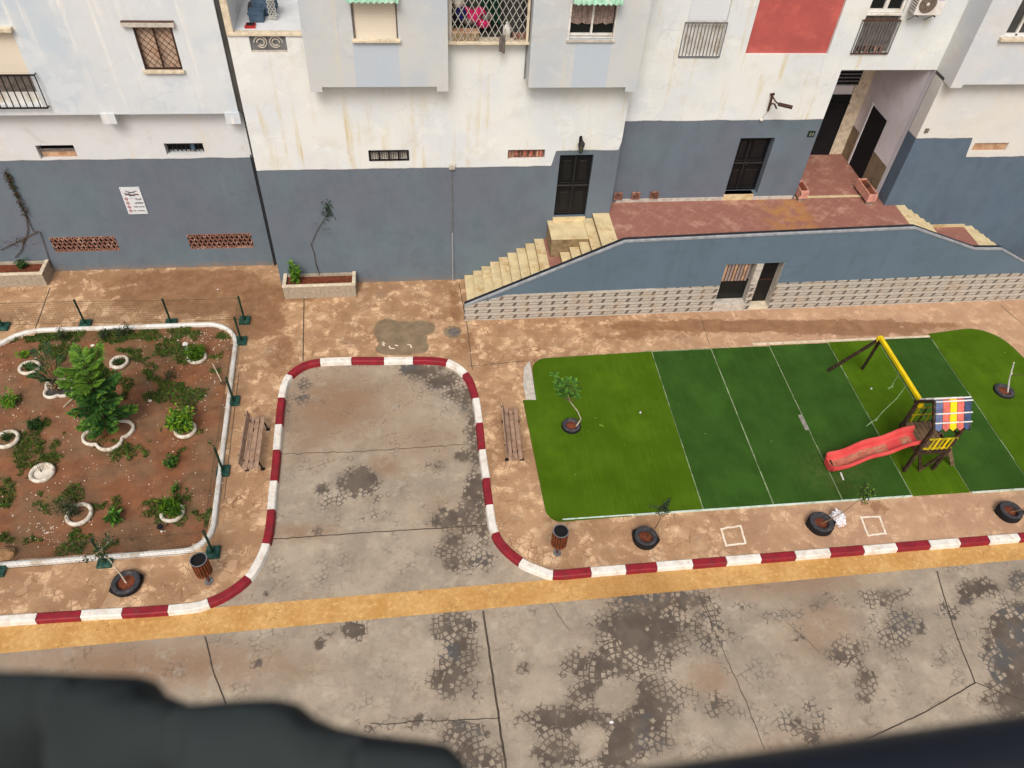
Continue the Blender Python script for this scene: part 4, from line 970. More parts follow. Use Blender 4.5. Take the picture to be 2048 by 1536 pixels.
# notice board on the left slate wall
a, b = P(247, 374, YL), P(278, 427, YL); sx0, sx1 = F(248, 400, YL).x, F(287.5, 400, YL).x; sz1, sz0 = a.z, b.z
t = thing('notice_board', 'white printed notice board with red symbols on the left slate wall', 'sign', (sx0, YL, sz0))
mb = MB(); mb.box(sx0, sx1, YL - .03, YL - .004, sz0, sz1, 'sign'); mb.build('board', t)
mb = MB(); w_, h_ = sx1 - sx0, sz1 - sz0; yy = YL - .034
def mark(u0, u1, v, th, m, wav=0, seg=1):
    mb = MB()
    n = 14; pts = []
    for k in range(n + 1):
        u = u0 + (u1 - u0) * k / n; vv = v + wav * math.sin(k / n * math.pi)
        pts.append((sx0 + u * w_, yy, sz1 - vv * h_ + (.012 * math.sin(k * 2.3) if seg else 0)))
    for p_, q_ in zip(pts, pts[1:]):
        if seg and random.random() < .18: continue
        mb.bar(p_, q_, .004, th, m)
    mb.build('printed_line', t)
for u0, u1, v, th, m, wv in ((.25, .8, .13, .035, 'ink', -.05), (.15, .5, .2, .02, 'ink', -.02), (.12, .9, .24, .03, 'redink', -.03), (.2, .45, .28, .04, 'ink', .03), (.55, .85, .28, .04, 'ink', .03), (.35, .65, .31, .03, 'ink', .02),
                           (.35, .92, .4, .018, 'ink', 0), (.6, .92, .45, .022, 'ink', 0), (.55, .93, .56, .025, 'ink', 0), (.5, .93, .6, .02, 'ink', 0), (.4, .93, .72, .03, 'ink', 0), (.3, .93, .87, .025, 'ink', 0)): mark(u0, u1, v, th, m, -wv)
for v in (.42, .57, .72, .87):
    mb.tube([(sx0 + (.16 + .07 * math.cos(k * .785)) * w_, yy, sz1 - v * h_ + .05 * math.sin(k * .785)) for k in range(9)], .008, 'redink', 4, False); mb.build('red_symbol', t); mb = MB(); mark(.1, .24, v, .022, 'redink')
for u in (.06, .94):
    for v in (.04, .96): mb = MB(); mb.box(sx0 + u * w_ - .01, sx0 + u * w_ + .01, yy, yy + .004, sz1 - v * h_ - .01, sz1 - v * h_ + .01, 'ink'); mb.build('screw', t)
# things stored in the balcony and loggia
f0 = fz
def stow(name, lab, cat, fn): mb = MB(); fn(mb); o = mb.build(name); tag(o, lab, cat); return o
yB = YA + .5
c = F(500, 48, YA + .35); stow('crate', 'red plastic crate on the top left balcony floor', 'crate', lambda m: [m.box(c.x - .12, c.x + .12, YA + .25, YA + .5, f0, f0 + .2, 'redplastic'), m.box(c.x - .09, c.x + .09, YA + .28, YA + .47, f0 + .2, f0 + .21, 'dark'), m.box(c.x - .13, c.x + .13, YA + .24, YA + .26, f0 + .17, f0 + .22, 'redplastic')])
stow('storage_box', 'blue grey plastic box behind the red crate on the balcony', 'box', lambda m: [m.box(c.x - .05, c.x + .3, YA + .6, YA + .95, f0, f0 + .34, 'bluegrey'), m.box(c.x - .07, c.x + .32, YA + .58, YA + .97, f0 + .34, f0 + .38, 'bluegrey')])
stow('dark_bundle', 'dark bundle of fabric leaning at the back left of the balcony', 'bundle', lambda m: [m.blob((c.x + .05 + k * .12, YA + 1.2, f0 + .25 + .12 * (k % 2)), .22, random.choice(['dark', 'darkgrey', 'bluegrey']), 2, .12) for k in range(4)])
stow('folded_lattice', 'pale folded lattice panel standing on the balcony floor', 'panel', lambda m: diamond(m, c.x + .42, c.x + .62, f0, f0 + 1.3, YA + .75, .08, .12, .02, 'mesh'))
stow('mat', 'dark navy mat lying at the back of the balcony', 'mat', lambda m: m.box(c.x + .65, c.x + 1.4, YA + 1.5, YA + 1.9, f0, f0 + .05, 'bluecloth'))
zl = lz0 + .02
def cloth(m, x0, x1, z0, z1, y, mat, amp=.03, n=24, k=1.3):
    vs = []; fs = []
    for j in range(7):
        for i in range(n + 1):
            u = i / n; t = j / 6
            vs.append((x0 + (x1 - x0) * u, y + amp * math.sin(i * k) * (1 - t * .3), z0 + (z1 - z0) * t + .03 * math.sin(i * .7) * (1 - t)))
    for j in range(6):
        for i in range(n): a = j * (n + 1) + i; fs.append((a, a + 1, a + n + 2, a + n + 1))
    m.add(vs, fs, mat)
Lx = lambda px: F(px, 50, YA).x
stow('navy_bundle', 'navy blue cloth bundle at the left of the meshed loggia', 'laundry', lambda m: [m.blob((Lx(922), YA + .1, zl + .55), .15, 'navycloth', 2, .1, (1, 1, 1.4)), m.blob((Lx(918), YA + .15, zl + .8), .15, 'lightconc', 2, .1)])
stow('pink_laundry', 'bright pink clothes piled behind the diamond mesh', 'laundry', lambda m: [m.blob((Lx(950) + dx, YA + .1 + dy, zl + .25 + dz), .14, mm, 2, .14, (1.2, 1, .8)) for dx, dy, dz, mm in ((0, 0, .2, 'pinkcloth'), (.12, .05, .32, 'pinkcloth'), (-.14, .03, .12, 'greycloth'), (.22, 0, .05, 'pinkcloth'), (-.2, .1, .3, 'pinkcloth'), (.3, .05, .2, 'greycloth'))])
stow('green_curtain', 'dark green cloth hanging in the middle of the meshed loggia', 'curtain', lambda m: cloth(m, Lx(963), Lx(1003), zl + .2, 10.5, YA + .3, 'greencloth', .05))
stow('white_jug', 'white plastic jug on the loggia ledge', 'jug', lambda m: [m.lathe((Lx(1013), YA - .08, zl), [(0, 0), (.09, 0), (.1, .05), (.1, .26), (.05, .34), (.03, .36), (.03, .42), (0, .42)], 'white', 14)])
stow('grey_rag', 'grey brown rag hanging through the mesh over the ledge', 'rag', lambda m: cloth(m, Lx(997), Lx(1009), zl - .25, zl + .2, YA - .33, 'greycloth', .02, 8, 1.7))
stow('wicker_basket', 'light brown wicker basket at the left end of the loggia ledge', 'basket', lambda m: [m.box(Lx(904), Lx(957), YA - .24, YA - .02, zl, zl + .22, 'wicker'), m.box(Lx(904) - .01, Lx(957) + .01, YA - .25, YA - .01, zl + .2, zl + .235, 'tan')] + [m.bar((Lx(904) + k * .07, YA - .245, zl), (Lx(904) + k * .07, YA - .245, zl + .21), .012, .012, 'tan') for k in range(9)])
stow('clay_pots', 'brown clay pots at the right end of the loggia ledge', 'pots', lambda m: [m.lathe((Lx(1030 + k * 9), YA - .1, zl), [(0, 0), (.05, 0), (.075, .14), (.06, .14), (.05, .1), (0, .1)], 'terra', 12) for k in range(3)])
# ---------------------------------------------------------------- raised terrace with stairs
YP = 17.85; PT = .16; ZT = 2.5
T = thing('raised_terrace', 'raised terracotta tiled terrace with slate blue front wall, cream stairs and stone cladding', 'terrace', (10, 18.8, 0))
top = [F(*p, YP) for p in [(929, 612), (1250, 483), (1540, 469), (1830, 456), (1950, 498), (2004, 498), (2050, 524)]]
top = [(p.x, p.z) for p in top] + [(25, .4)]
zc = lambda x: 1.0 + (x - 2.5) * .0105
wx0, wx1, wz0, wz1 = F(1455, 560, YP).x - .2, F(1505, 560, YP).x - .02, .34, 1.9
dx0, dx1, dz1 = F(1520, 560, YP).x - .06, F(1568, 540, YP).x - .06, 1.92
# wall above cladding: polygon strips between x breaks
brk = sorted({top[0][0], *[p[0] for p in top], wx0, wx1, dx0, dx1, 2.62})
def tz(x):
    for (a, za), (b, zb) in zip(top, top[1:]):
        if a <= x <= b: return za + (zb - za) * (x - a) / (b - a)
    return top[-1][1]
mb = MB(); cl = MB()
for a, b in zip(brk, brk[1:]):
    m_ = (a + b) / 2; ta, tb = tz(a), tz(b); ca, cb = min(zc(a), ta), min(zc(b), tb)
    if wx0 < m_ < wx1 or dx0 < m_ < dx1:
        h = wz1 if m_ < wx1 else dz1
        mb.quad((a, YP, h), (b, YP, h), (b, YP, tb), (a, YP, ta), 'ramp'); mb.quad((a, YP, h), (a, YP + PT * 3, h), (b, YP + PT * 3, h), (b, YP, h), 'wallM')
    else:
        mb.quad((a, YP, ca), (b, YP, cb), (b, YP, tb), (a, YP, ta), 'ramp')
        cl.prismy([(a, 0), (b, 0), (b, cb), (a, ca)], YP - .03, YP, 'clad')
    bz_ = 2.0 if wx0 < m_ < dx1 else 0
    mb.quad((a, YP + PT, bz_), (a, YP + PT, ta), (b, YP + PT, tb), (b, YP + PT, bz_), 'ramp')
x_ = top[0][0]; mb.quad((x_, YP, 0), (x_, YP, top[0][1]), (x_, YP + PT, top[0][1]), (x_, YP + PT, 0), 'ramp')
for x in (wx0, wx1, dx0, dx1): mb.box(x - .005, x + .005, YP + .002, YP + PT * 3, 0 if x in (dx0, dx1) else wz0, wz1, 'lightconc')
mb.build('retaining_wall', T); cl.build('stone_cladding', T)
mb = MB()
for (a, za), (b, zb) in zip(top, top[1:]):
    mb.add([(a, YP - .02, za), (b, YP - .02, zb), (b, YP + PT * .3, zb + .03), (a, YP + PT * .3, za + .03)], [(0, 1, 2, 3)], 'greypipe')
    for y0, y1, z0, z1, m in ((YP - .025, YP + .03, -.03, .012, 'greypipe'), (YP + .031, YP + PT + .01, -.03, .02, 'rail')):
        vs = [(x, y, z) for x, zz in ((a, za), (b, zb)) for y, z in ((y0, zz + z0), (y1, zz + z0), (y1, zz + z1), (y0, zz + z1))]
        mb.add(vs, [(0, 4, 5, 1), (1, 5, 6, 2), (2, 6, 7, 3), (3, 7, 4, 0), (0, 1, 2, 3), (7, 6, 5, 4)], m)
mb.build('coping', T)
# basement window and door
mb = MB(); mb.quad((wx0, YP + .46, wz0), (wx1, YP + .46, wz0), (wx1, YP + .46, wz1), (wx0, YP + .46, wz1), 'dark'); W = mb.build('basement_window', T)
mb = MB(); mb.box(wx0, wx1, YP + .2, YP + .24, wz0, wz0 + .78, 'glass'); mb.build('glazing', W)
mb = MB(); zt = wz1
n = 8
for k in range(n): a = wx0 + .05 + (wx1 - wx0 - .15) * k / n; mb.box(a, a + .075, YP + .1, YP + .13, wz0 + .82, zt - .01, 'curtain' if k % 3 else 'tan')
mb.build('slatted_curtain', W); mb = MB(); mb.box(wx0, wx1, YP - .04, YP + .3, .0, wz0, 'lightconc'); mb.build('sill', T, bevel=.01)
mb = MB(); mb.box(dx0, dx1, YP + .3, YP + .35, .1, dz1, 'black'); Dd = mb.build('basement_door', T); mb = MB(); mb.box(dx0 + .08, dx1 - .08, YP + .27, YP + .3, 1.0, 1.05, 'browniron'); mb.box(dx0 + .08, dx1 - .08, YP + .28, YP + .3, 1.2, dz1 - .15, 'blackdoor'); mb.build('panel', Dd)
mb = MB(); mb.box(dx0, dx1, YP - .02, YP + .3, 0, .1, 'sill'); mb.build('doorstep', T, bevel=.01)
mb = MB(); mb.box(wx1 - .0, dx0, YP - .012, YP + .42, 0, wz1, 'lightconc'); mb.build('pillar', T)
# left stairs
X0 = 1.47; RN = .277; RS = 1.57 / 9
for k in range(9):
    x = X0 + RN * k; z = RS * (k + 1); mb = MB()
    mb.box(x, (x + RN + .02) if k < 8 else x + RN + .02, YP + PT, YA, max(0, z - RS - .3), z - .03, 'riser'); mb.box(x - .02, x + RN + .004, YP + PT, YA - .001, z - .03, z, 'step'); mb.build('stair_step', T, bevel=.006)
xl = X0 + RN * 9; mb = MB(); mb.box(xl - .01, 4.62, YP + PT, YA, 1.0, 1.562, 'tile'); mb.build('stair_landing', T)
bxf = G(1098, 478, 2.25); bx_0 = F(1095, 448, YA).x; bxr = 5.5
mb = MB(); mb.box(bx_0, 5.2, bxf.y, YA - .002, 1.5, 2.22, 'riser'); mb.box(bx_0 - .02, 5.22, bxf.y - .02, YA - .003, 2.22, 2.26, 'step'); mb.build('door_platform', T, bevel=.006)
X1 = 4.36; RS2 = (ZT - 1.57) / 5
for k in range(5):
    x = X1 + .277 * k; z = 1.57 + RS2 * (k + 1); mb = MB(); yb_ = bxf.y - .022 if k < 3 else (YA - .004)
    x2 = x + .28 if k < 4 else XB - .05
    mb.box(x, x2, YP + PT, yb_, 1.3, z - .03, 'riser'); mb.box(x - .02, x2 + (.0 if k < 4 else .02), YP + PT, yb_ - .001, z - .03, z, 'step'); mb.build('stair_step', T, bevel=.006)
mb = MB(); mb.box(XB - .03, 15.62, YP + PT, YB + .0, 2.3, ZT - .001, 'tile'); mb.build('terrace_floor', T)
# right stairs
x = 15.62; z = ZT
for k in range(5):
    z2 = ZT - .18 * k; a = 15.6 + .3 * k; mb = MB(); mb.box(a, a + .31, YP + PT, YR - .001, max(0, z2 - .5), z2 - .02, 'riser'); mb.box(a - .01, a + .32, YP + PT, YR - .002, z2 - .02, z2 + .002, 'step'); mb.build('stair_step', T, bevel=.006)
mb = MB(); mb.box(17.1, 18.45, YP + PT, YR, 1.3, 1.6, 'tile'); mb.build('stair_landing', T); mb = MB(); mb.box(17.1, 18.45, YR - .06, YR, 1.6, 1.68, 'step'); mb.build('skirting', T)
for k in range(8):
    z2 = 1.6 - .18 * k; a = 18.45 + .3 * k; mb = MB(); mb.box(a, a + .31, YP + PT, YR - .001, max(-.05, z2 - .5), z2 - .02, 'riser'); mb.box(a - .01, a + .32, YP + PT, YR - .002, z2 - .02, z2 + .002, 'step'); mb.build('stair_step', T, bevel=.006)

# ---------------------------------------------------------------- planters
def planter(name, lab, x0, x1, y0, y1, h, th, body, rim, group=None):
    t = thing(name, lab, 'planter', ((x0 + x1) / 2, (y0 + y1) / 2, 0), group); mb = MB()
    for a in ((x0, x1, y0, y0 + th), (x0, x1, y1 - th, y1), (x0, x0 + th, y0 + th, y1 - th), (x1 - th, x1, y0 + th, y1 - th)): mb.box(*a, 0, h - .04, body)
    mb.build('box', t); mb = MB(); e = .012
    for a in ((x0 - e, x1 + e, y0 - e, y0 + th), (x0 - e, x0 + th, y0 + th, y1), (x1 - th, x1 + e, y0 + th, y1)): mb.box(*a, h - .04, h, rim)
    mb.build('rim', t, bevel=.008); mb = MB(); mb.box(x0 + th, x1 - th, y0 + th, y1 - .01, h - .3, h - .1, 'redsoil'); mb.build('soil', t); return t
def m_pl():
    m = M('rough_stone_planter', .9); n = m.noise(12, 6, .7); c = m.mix(n.sm(.35, .65), (176, 164, 144), (146, 138, 122)); v = m.voro(13, v=m.scl(1, 1, 1.6)); c = m.mix(v.sm(.06, .0) * .5, c, (126, 110, 90)); m.out(c); m.bump(n, .5, .015); return m.mat
MAT['plstone'] = m_pl()
a, b = G(570, 597), G(713, 596); zt = .5
p1 = planter('stone_planter', 'long rough stone planter holding a leafy shrub, against the slate wall left of the drainpipe', a.x, b.x, a.y - .02, YA - .02, zt, .1, 'plstone', 'sill', 'stone planters along the slate wall')
c_, d_ = G(95, 572), G(0, 574)
p2 = planter('stone_planter', 'long rough stone planter cut off by the left picture edge with climbing stems', -13.6, G(96, 571).x, G(60, 573).y, YL - .02, .5, .1, 'plstone', 'sill', 'stone planters along the slate wall')
def pinkpot(lab, x, y0, y1):
    t = thing('pink_planter', lab, 'planter', (x, (y0 + y1) / 2, ZT), 'pink planters beside the passage'); mb = MB(); w = .15; z = ZT + .1; th = .035
    for a in ((x - w, x + w, y0, y0 + th), (x - w, x + w, y1 - th, y1), (x - w, x - w + th, y0 + th, y1 - th), (x + w - th, x + w, y0 + th, y1 - th)): mb.box(*a, z, z + .3, 'pinkpot')
    mb.build('box', t, bevel=.006); mb = MB(); mb.box(x - w + .03, x + w - .03, y0 + .03, y1 - .03, z, z + .24, 'redsoil'); mb.build('soil', t)
    mb = MB(); mb.box(x - .1, x + .1, y0 + .04, y0 + .16, ZT, z, 'concrete'); mb.box(x - .1, x + .1, y1 - .16, y1 - .04, ZT, z, 'concrete'); mb.build('foot', t); return t, z + .24
c = G(1602, 404, ZT); t1, zz1 = pinkpot('small pink planter with a dry stump at the left side of the passage', c.x + .03, c.y + .02, c.y + .65)
c = G(1742, 410, ZT); t2, zz2 = pinkpot('long pink planter with thin dry stems at the right side of the passage', c.x - .05, c.y - .0, c.y + .95); cR = c

# ---------------------------------------------------------------- plants
def stem_pts(a, b, bend=.1, n=6):
    a, b = Vector(a), Vector(b); o = Vector((random.gauss(0, bend), random.gauss(0, bend), 0)); return [a.lerp(b, k / n) + o * math.sin(k / n * math.pi) for k in range(n + 1)]
def bush(name, lab, loc, h, r, n, L, W, leaf, group=None, cat='plant', stems=5, trunk='darktrunk', lean=(0, 0), base=.15, cluster=None, sub='leaves'):
    loc = Vector(loc); t = thing(name, lab, cat, loc, group); mb = MB(); tips = []
    for k in range(stems):
        a = random.uniform(0, 6.28); rr = r * random.uniform(.3, .95); e = loc + Vector((math.cos(a) * rr + lean[0] * h, math.sin(a) * rr + lean[1] * h, h * random.uniform(.55, 1))); pts = stem_pts(loc + Vector((random.uniform(-.03, .03), random.uniform(-.03, .03), -.03)), e, .03 * h)
        mb.tube(pts, [.012 * (1 - .7 * i / 6) * max(.5, h) for i in range(7)], trunk, 5); tips.append(pts)
    mb.build('stem', t, smooth=True); mb = MB(); lv = leaf if isinstance(leaf, (list, tuple)) else [leaf]
    for k in range(n):
        pts = random.choice(tips); f = random.uniform(base, 1) ** .7 * 6; i = min(int(f), 5); p = pts[i].lerp(pts[i + 1], f - i)
        d = Vector((random.gauss(0, 1), random.gauss(0, 1), random.gauss(.25, .5))).normalized(); s = random.uniform(.7, 1.25)
        p = p + d * random.uniform(0, r * .35)
        mb.leaf(p, d, L * s, W * s, random.choice(lv))
    mb.build(sub, t); return t
bush('shrub', 'small bright green shrub at the left end of the stone planter', (G(592, 560, .45).x, 19.45, .4), .75, .22, 420, .1, .055, ['leafb', 'leafy', 'leaf'], stems=7)
# bare climber above the planter
t = thing('climbing_vine', 'thin bare climbing vine on the slate wall above the stone planter', 'plant', (F(628, 480, YA).x, YA - .1, .45)); mb = MB()
path = [G(640, 552, .42)] + [F(*p, YA - .04) for p in [(632, 530), (628, 505), (622, 490), (626, 480), (634, 462), (642, 448), (650, 436), (656, 425)]]; mb.tube(path, [.014, .013, .012, .011, .01, .009, .008, .007, .006], 'darktrunk', 5); mb.build('stem', t)
mb = MB()
for k in range(90): p = F(random.gauss(655, 6), random.gauss(420, 10), YA - .06); mb.leaf(p, (random.gauss(0, 1), -.3, random.gauss(0, 1)), .07, .045, 'leafd')
for k in range(20): p = F(random.gauss(640, 8), random.gauss(455, 12), YA - .05); mb.leaf(p, (random.gauss(0, 1), -.3, random.gauss(0, 1)), .05, .03, 'leafd')
mb.build('leaves', t)
t = thing('climbing_vine', 'dark dried climbing vine spreading over the left slate wall', 'plant', (F(50, 460, YL).x, YL - .1, .45)); mb = MB()
for px, r in (([(10, 345), (22, 368), (32, 390), (42, 410), (52, 430), (56, 460), (52, 475), (45, 492)], .02), ([(52, 430), (66, 462), (80, 464), (92, 500), (105, 540)], .013), ([(75, 463), (50, 476), (22, 490), (0, 500)], .014), ([(48, 476), (44, 500), (30, 515)], .015)):
    mb.tube([F(*p, YL - .04) for p in px], [r * (1 - .06 * i) for i in range(len(px))], 'darktrunk', 5)
mb.build('stem', t); mb = MB()
for k in range(260):
    f = random.random(); p = F(12 + 40 * f + random.gauss(0, 3), 345 + 85 * f + random.gauss(0, 4), YL - .06); mb.leaf(p, (random.gauss(0, 1), -.3, random.gauss(0, 1)), .07, .04, 'darktrunk' if k % 3 else 'leafd')
for k in range(60): p = F(random.gauss(35, 20), random.gauss(486, 8), YL - .05); mb.leaf(p, (random.gauss(0, 1), -.3, random.gauss(0, 1)), .06, .03, 'darktrunk')
mb.build('leaves', t)
bush('low_plant', 'dark green low plant in the left stone planter', (G(55, 525, .4).x, 20.6, .4), .25, .2, 160, .08, .05, ['leafd', 'leaf'], stems=5)
bush('dry_plant', 'few dry stems in the long pink planter', (cR.x - .05, cR.y + .5, zz2), .45, .16, 60, .05, .02, ['dry', 'leafg'], stems=9)
t = bush('dry_stump', 'dry stump in the small pink planter', (G(1602, 395, 2.8).x, G(1602, 395, 2.8).y + .1, zz1), .12, .05, 14, .05, .03, 'dry', stems=4)

# ---------------------------------------------------------------- fenced garden
bed_in = [(p.x, p.y) for p in BED]
weed = blobs([(200, 670, 200, 14, 1), (330, 700, 60, 16, 1), (360, 710, 50, 20, .9), (350, 790, 60, 24, 1), (280, 760, 40, 16, .8), (100, 700, 40, 20, .7), (60, 900, 60, 30, .8), (90, 910, 40, 20, .9), (130, 1010, 50, 26, .8), (350, 1020, 60, 30, .8), (40, 1080, 50, 10, .9), (230, 900, 60, 20, .8), (180, 1090, 80, 20, .7), (60, 1080, 60, 14, .5), (10, 970, 20, 30, .8), (420, 1040, 20, 30, .6), (80, 850, 40, 14, .6), (200, 750, 50, 20, .6), (390, 880, 40, 30, .4)])
def zsoil(XX, YY):
    return -.02 + .035 * np.sin(XX * 2.1 + YY * .7) * np.sin(YY * 1.7) + .012 * np.sin(XX * 9 + YY * 5) + .01 * np.sin(YY * 11 - XX * 4)
grid('garden_soil', -13.0, -5.3, 10.2, 18.05, .08, 0, 'soil', keep=lambda x, y: inside(bed_in, x, y), attrs=dict(weed=weed), zf=zsoil)
mb = MB(); prof = [(-.02, -.02), (-.02, .06)] + [(-.02 + .13 * (1 - math.cos(a * math.pi / 6)) / 2 * 1.0, .06 + .045 * math.sin(a * math.pi / 6)) for a in range(1, 6)] + [(.11, .06), (.11, -.05)]
sweep(mb, BED, prof, 'white', closed=True)
for i in range(0):
    a, b = BED[i], BED[(i + 1) % len(BED)]; L = (b - a).length
    if not ((a.y < 10.9 and b.y < 10.9) or (a.x > -5.5 and b.x > -5.5)): continue
    n = max(1, int(L / .055)); d = (b - a).normalized(); nr = Vector((-d.y, d.x))
    for k in range(n):
        c = a.lerp(b, (k + .5) / n) + nr * .045; mb.box(-.022, .022, -.07, .07, .05, .1062, 'white', Matrix.Translation((c.x, c.y, 0)) @ Matrix.Rotation(math.atan2(d.y, d.x), 4, 'Z'))
o = mb.build('garden_edging'); tag(o, 'white painted rounded edging around the fenced garden bed', 'edging')
def soilz(x, y): return float(zsoil(np.array(x), np.array(y)))
# tyre rings
def ring(lab, px, py, r=.27, tube=.055, sy=1.0, m='whitetyre', fill='soil', tilt=0, zb=0):
    c = G(px, py); t = thing('tyre_ring', lab, 'planter ring', (c.x, c.y, zb), 'white painted tyre rings in the garden'); mb = MB()
    prof = [(r + tube * math.cos(a * math.pi / 5), .055 + tube * 1.25 * math.sin(a * math.pi / 5)) for a in range(10)]
    mb.lathe((c.x, c.y, 0), prof, m, 32, 1, sy, closed=True); mb.build('tyre', t, smooth=True)
    mb = MB(); mb.lathe((c.x, c.y, .0), [(0, .06), (r * .6, .045), (r - .01, .03)], fill, 24, 1, sy); mb.build('soil', t); return c
for lab, px, py, r, sy, pl in [
    ('white painted tyre ring with low weeds at the upper left, left of the cycad', 61, 738, .26, .9, 'w'), ('empty white painted tyre ring right of the conifer top', 240, 727, .22, 1.0, 'w'), ('worn white tyre ring almost hidden by weeds beside the white mushroom vent', 395, 717, .24, .95, 'g'),
    ('white painted tyre ring cut off by the left picture edge', 16, 881, .26, 1, 'w'), ('white painted tyre ring filled with grey gravel at the left of the garden', 86, 948, .26, 1, 'b'), ('white painted tyre ring with a grey leaved shrub near the front edge', 160, 1031, .27, 1.05, 's'),
    ('white painted tyre ring full of grass at the front right corner', 346, 1028, .25, .95, 'g'), ('white painted tyre ring hidden under the yellow green shrub', 372, 862, .25, 1, 'y')]:
    c = ring(lab, px, py, r, .05, sy, fill='pebble' if pl == 'b' else 'soil')
    if pl == 'w': bush('weeds', 'low weeds inside the ' + lab.split(' with')[0].replace('empty ', ''), (c.x, c.y, .04), .12, .18, 200, .07, .03, ['leaf', 'leafd'], stems=8)
    if pl == 'g': bush('grass_tuft', 'green tuft growing in the ' + lab.split(' full')[0].split(' almost')[0] + (' near the white vent' if py < 800 else ''), (c.x, c.y, .04), .35, .3, 420, .15, .025, ['leafb', 'leaf', 'leafy'], stems=14)
    if pl == 'y': bush('shrub', 'yellow green leafy shrub in a white ring beside the right fence', (c.x, c.y, .04), .72, .38, 900, .1, .06, ['leafy', 'leafy', 'leafb', 'leaf'], stems=14)
    if pl == 's': bush('shrub', 'sparse grey green shrub leaning left out of a white ring near the front edge', (c.x, c.y, .04), .45, .35, 420, .07, .025, ['leafg', 'leafd'], stems=12, lean=(-.7, .1))
    if pl == 'b': bush('bare_seedling', 'bare thin seedling in the gravel filled white ring', (c.x, c.y, .04), .75, .12, 20, .05, .02, 'dry', stems=2, lean=(-.2, .3))
def trefoil(lab, px, py, r, rl, rot):
    c = G(px, py); t = thing('lobed_ring', lab, 'planter ring', (c.x, c.y, 0), 'lobed white rings'); mb = MB(); pts = []
    for k in range(96):
        a = k / 96 * 2 * math.pi; q = 4 * (a - rot) / 2
        rad = r * (.72 + .28 * abs(math.cos(q))) ; pts.append(Vector((c.x + rad * math.cos(a), c.y + rad * math.sin(a) * .95)))
    prof = [(rl * math.cos(a * math.pi / 4), .05 + rl * 1.5 * math.sin(a * math.pi / 4)) for a in range(9)]
    sweep(mb, pts, prof, 'whitetyre', closed=True); mb.build('border', t, smooth=True)
    mb = MB(); vs = [(c.x, c.y, .06)] + [(p.x, p.y, .03) for p in pts]; mb.add(vs, [(0, i + 1, (i + 1) % 96 + 1) for i in range(96)], 'soil' if px > 150 else 'darkgrey'); mb.build('soil', t); return c
cf = trefoil('large four lobed white border around the foot of the conifer', 218, 868, .62, .045, .3)
cc = trefoil('smaller lobed white border around the cycad stump', 120, 778, .42, .04, .9)
# conifer: whorled Norfolk pine
t = thing('conifer_tree', 'young bright green Norfolk pine with tiered branches in the garden', 'tree', (cf.x, cf.y + .05, 0)); mb = MB(); H = 2.75
tp = F(165, 722, cf.y + .05)
lean = Vector(((tp.x - cf.x) / tp.z, 0, 0)); axis = lambda z: Vector((cf.x, cf.y + .05, z)) + lean * z
mb.tube([axis(z) for z in (0, .5, 1, 1.6, 2.2, H)], [.055, .05, .04, .03, .02, .008], 'darktrunk', 8); mb.build('trunk', t, smooth=True)
mb = MB(); sk = MB()
for tier in range(10):
    z = .42 + tier * .25; rad = (.74, .72, .68, .62, .6, .62, .66, .6, .42, .22)[tier]; n = 6 if tier < 6 else 5; ph = random.uniform(0, 6)
    for k in range(n):
        a = ph + k * 2 * math.pi / n + random.gauss(0, .12); L = rad * random.uniform(.6, 1.2); u = Vector((math.cos(a), math.sin(a), 0)); sd_ = Vector((-u.y, u.x, 0))
        up = -.12 if tier < 2 else .12 + .05 * tier; prev = axis(z); pts = [prev]
        for i in range(1, 9): f = i / 8; pts.append(axis(z) + u * L * f + Vector((0, 0, L * (up * f + .22 * f * f))))
        sk.tube(pts, [.012 * (1 - i / 10) for i in range(9)], 'leafd', 5)
        for i in range(20):
            f = .12 + .88 * i / 19; q = f * 8; j = min(int(q), 7); p = pts[j].lerp(pts[j + 1], q - j); w = .26 * L * math.sin(min(1, f * 1.0) * math.pi) ** .6 + .05
            for s in (-1, 1):
                d = (sd_ * s * 1.0 + u * .8 + Vector((0, 0, random.uniform(-.1, .3)))).normalized()
                top_ = tier >= 6 or (f > .75 and random.random() < .5)
                mb.leaf(p, d, w * random.uniform(.8, 1.2), .085, 'needletop' if top_ else 'needle', up=(random.gauss(0, .3), random.gauss(0, .3), 1), fold=.05)
                if i % 2: mb.leaf(p + Vector((0, 0, .01)), d + Vector((0, 0, .5)), w * .6, .04, 'needletop' if top_ else 'needle')
        mb.leaf(pts[-1], u + Vector((0, 0, .3)), .1, .06, 'needletop')
sk.build('branches', t); mb.build('crown', t)
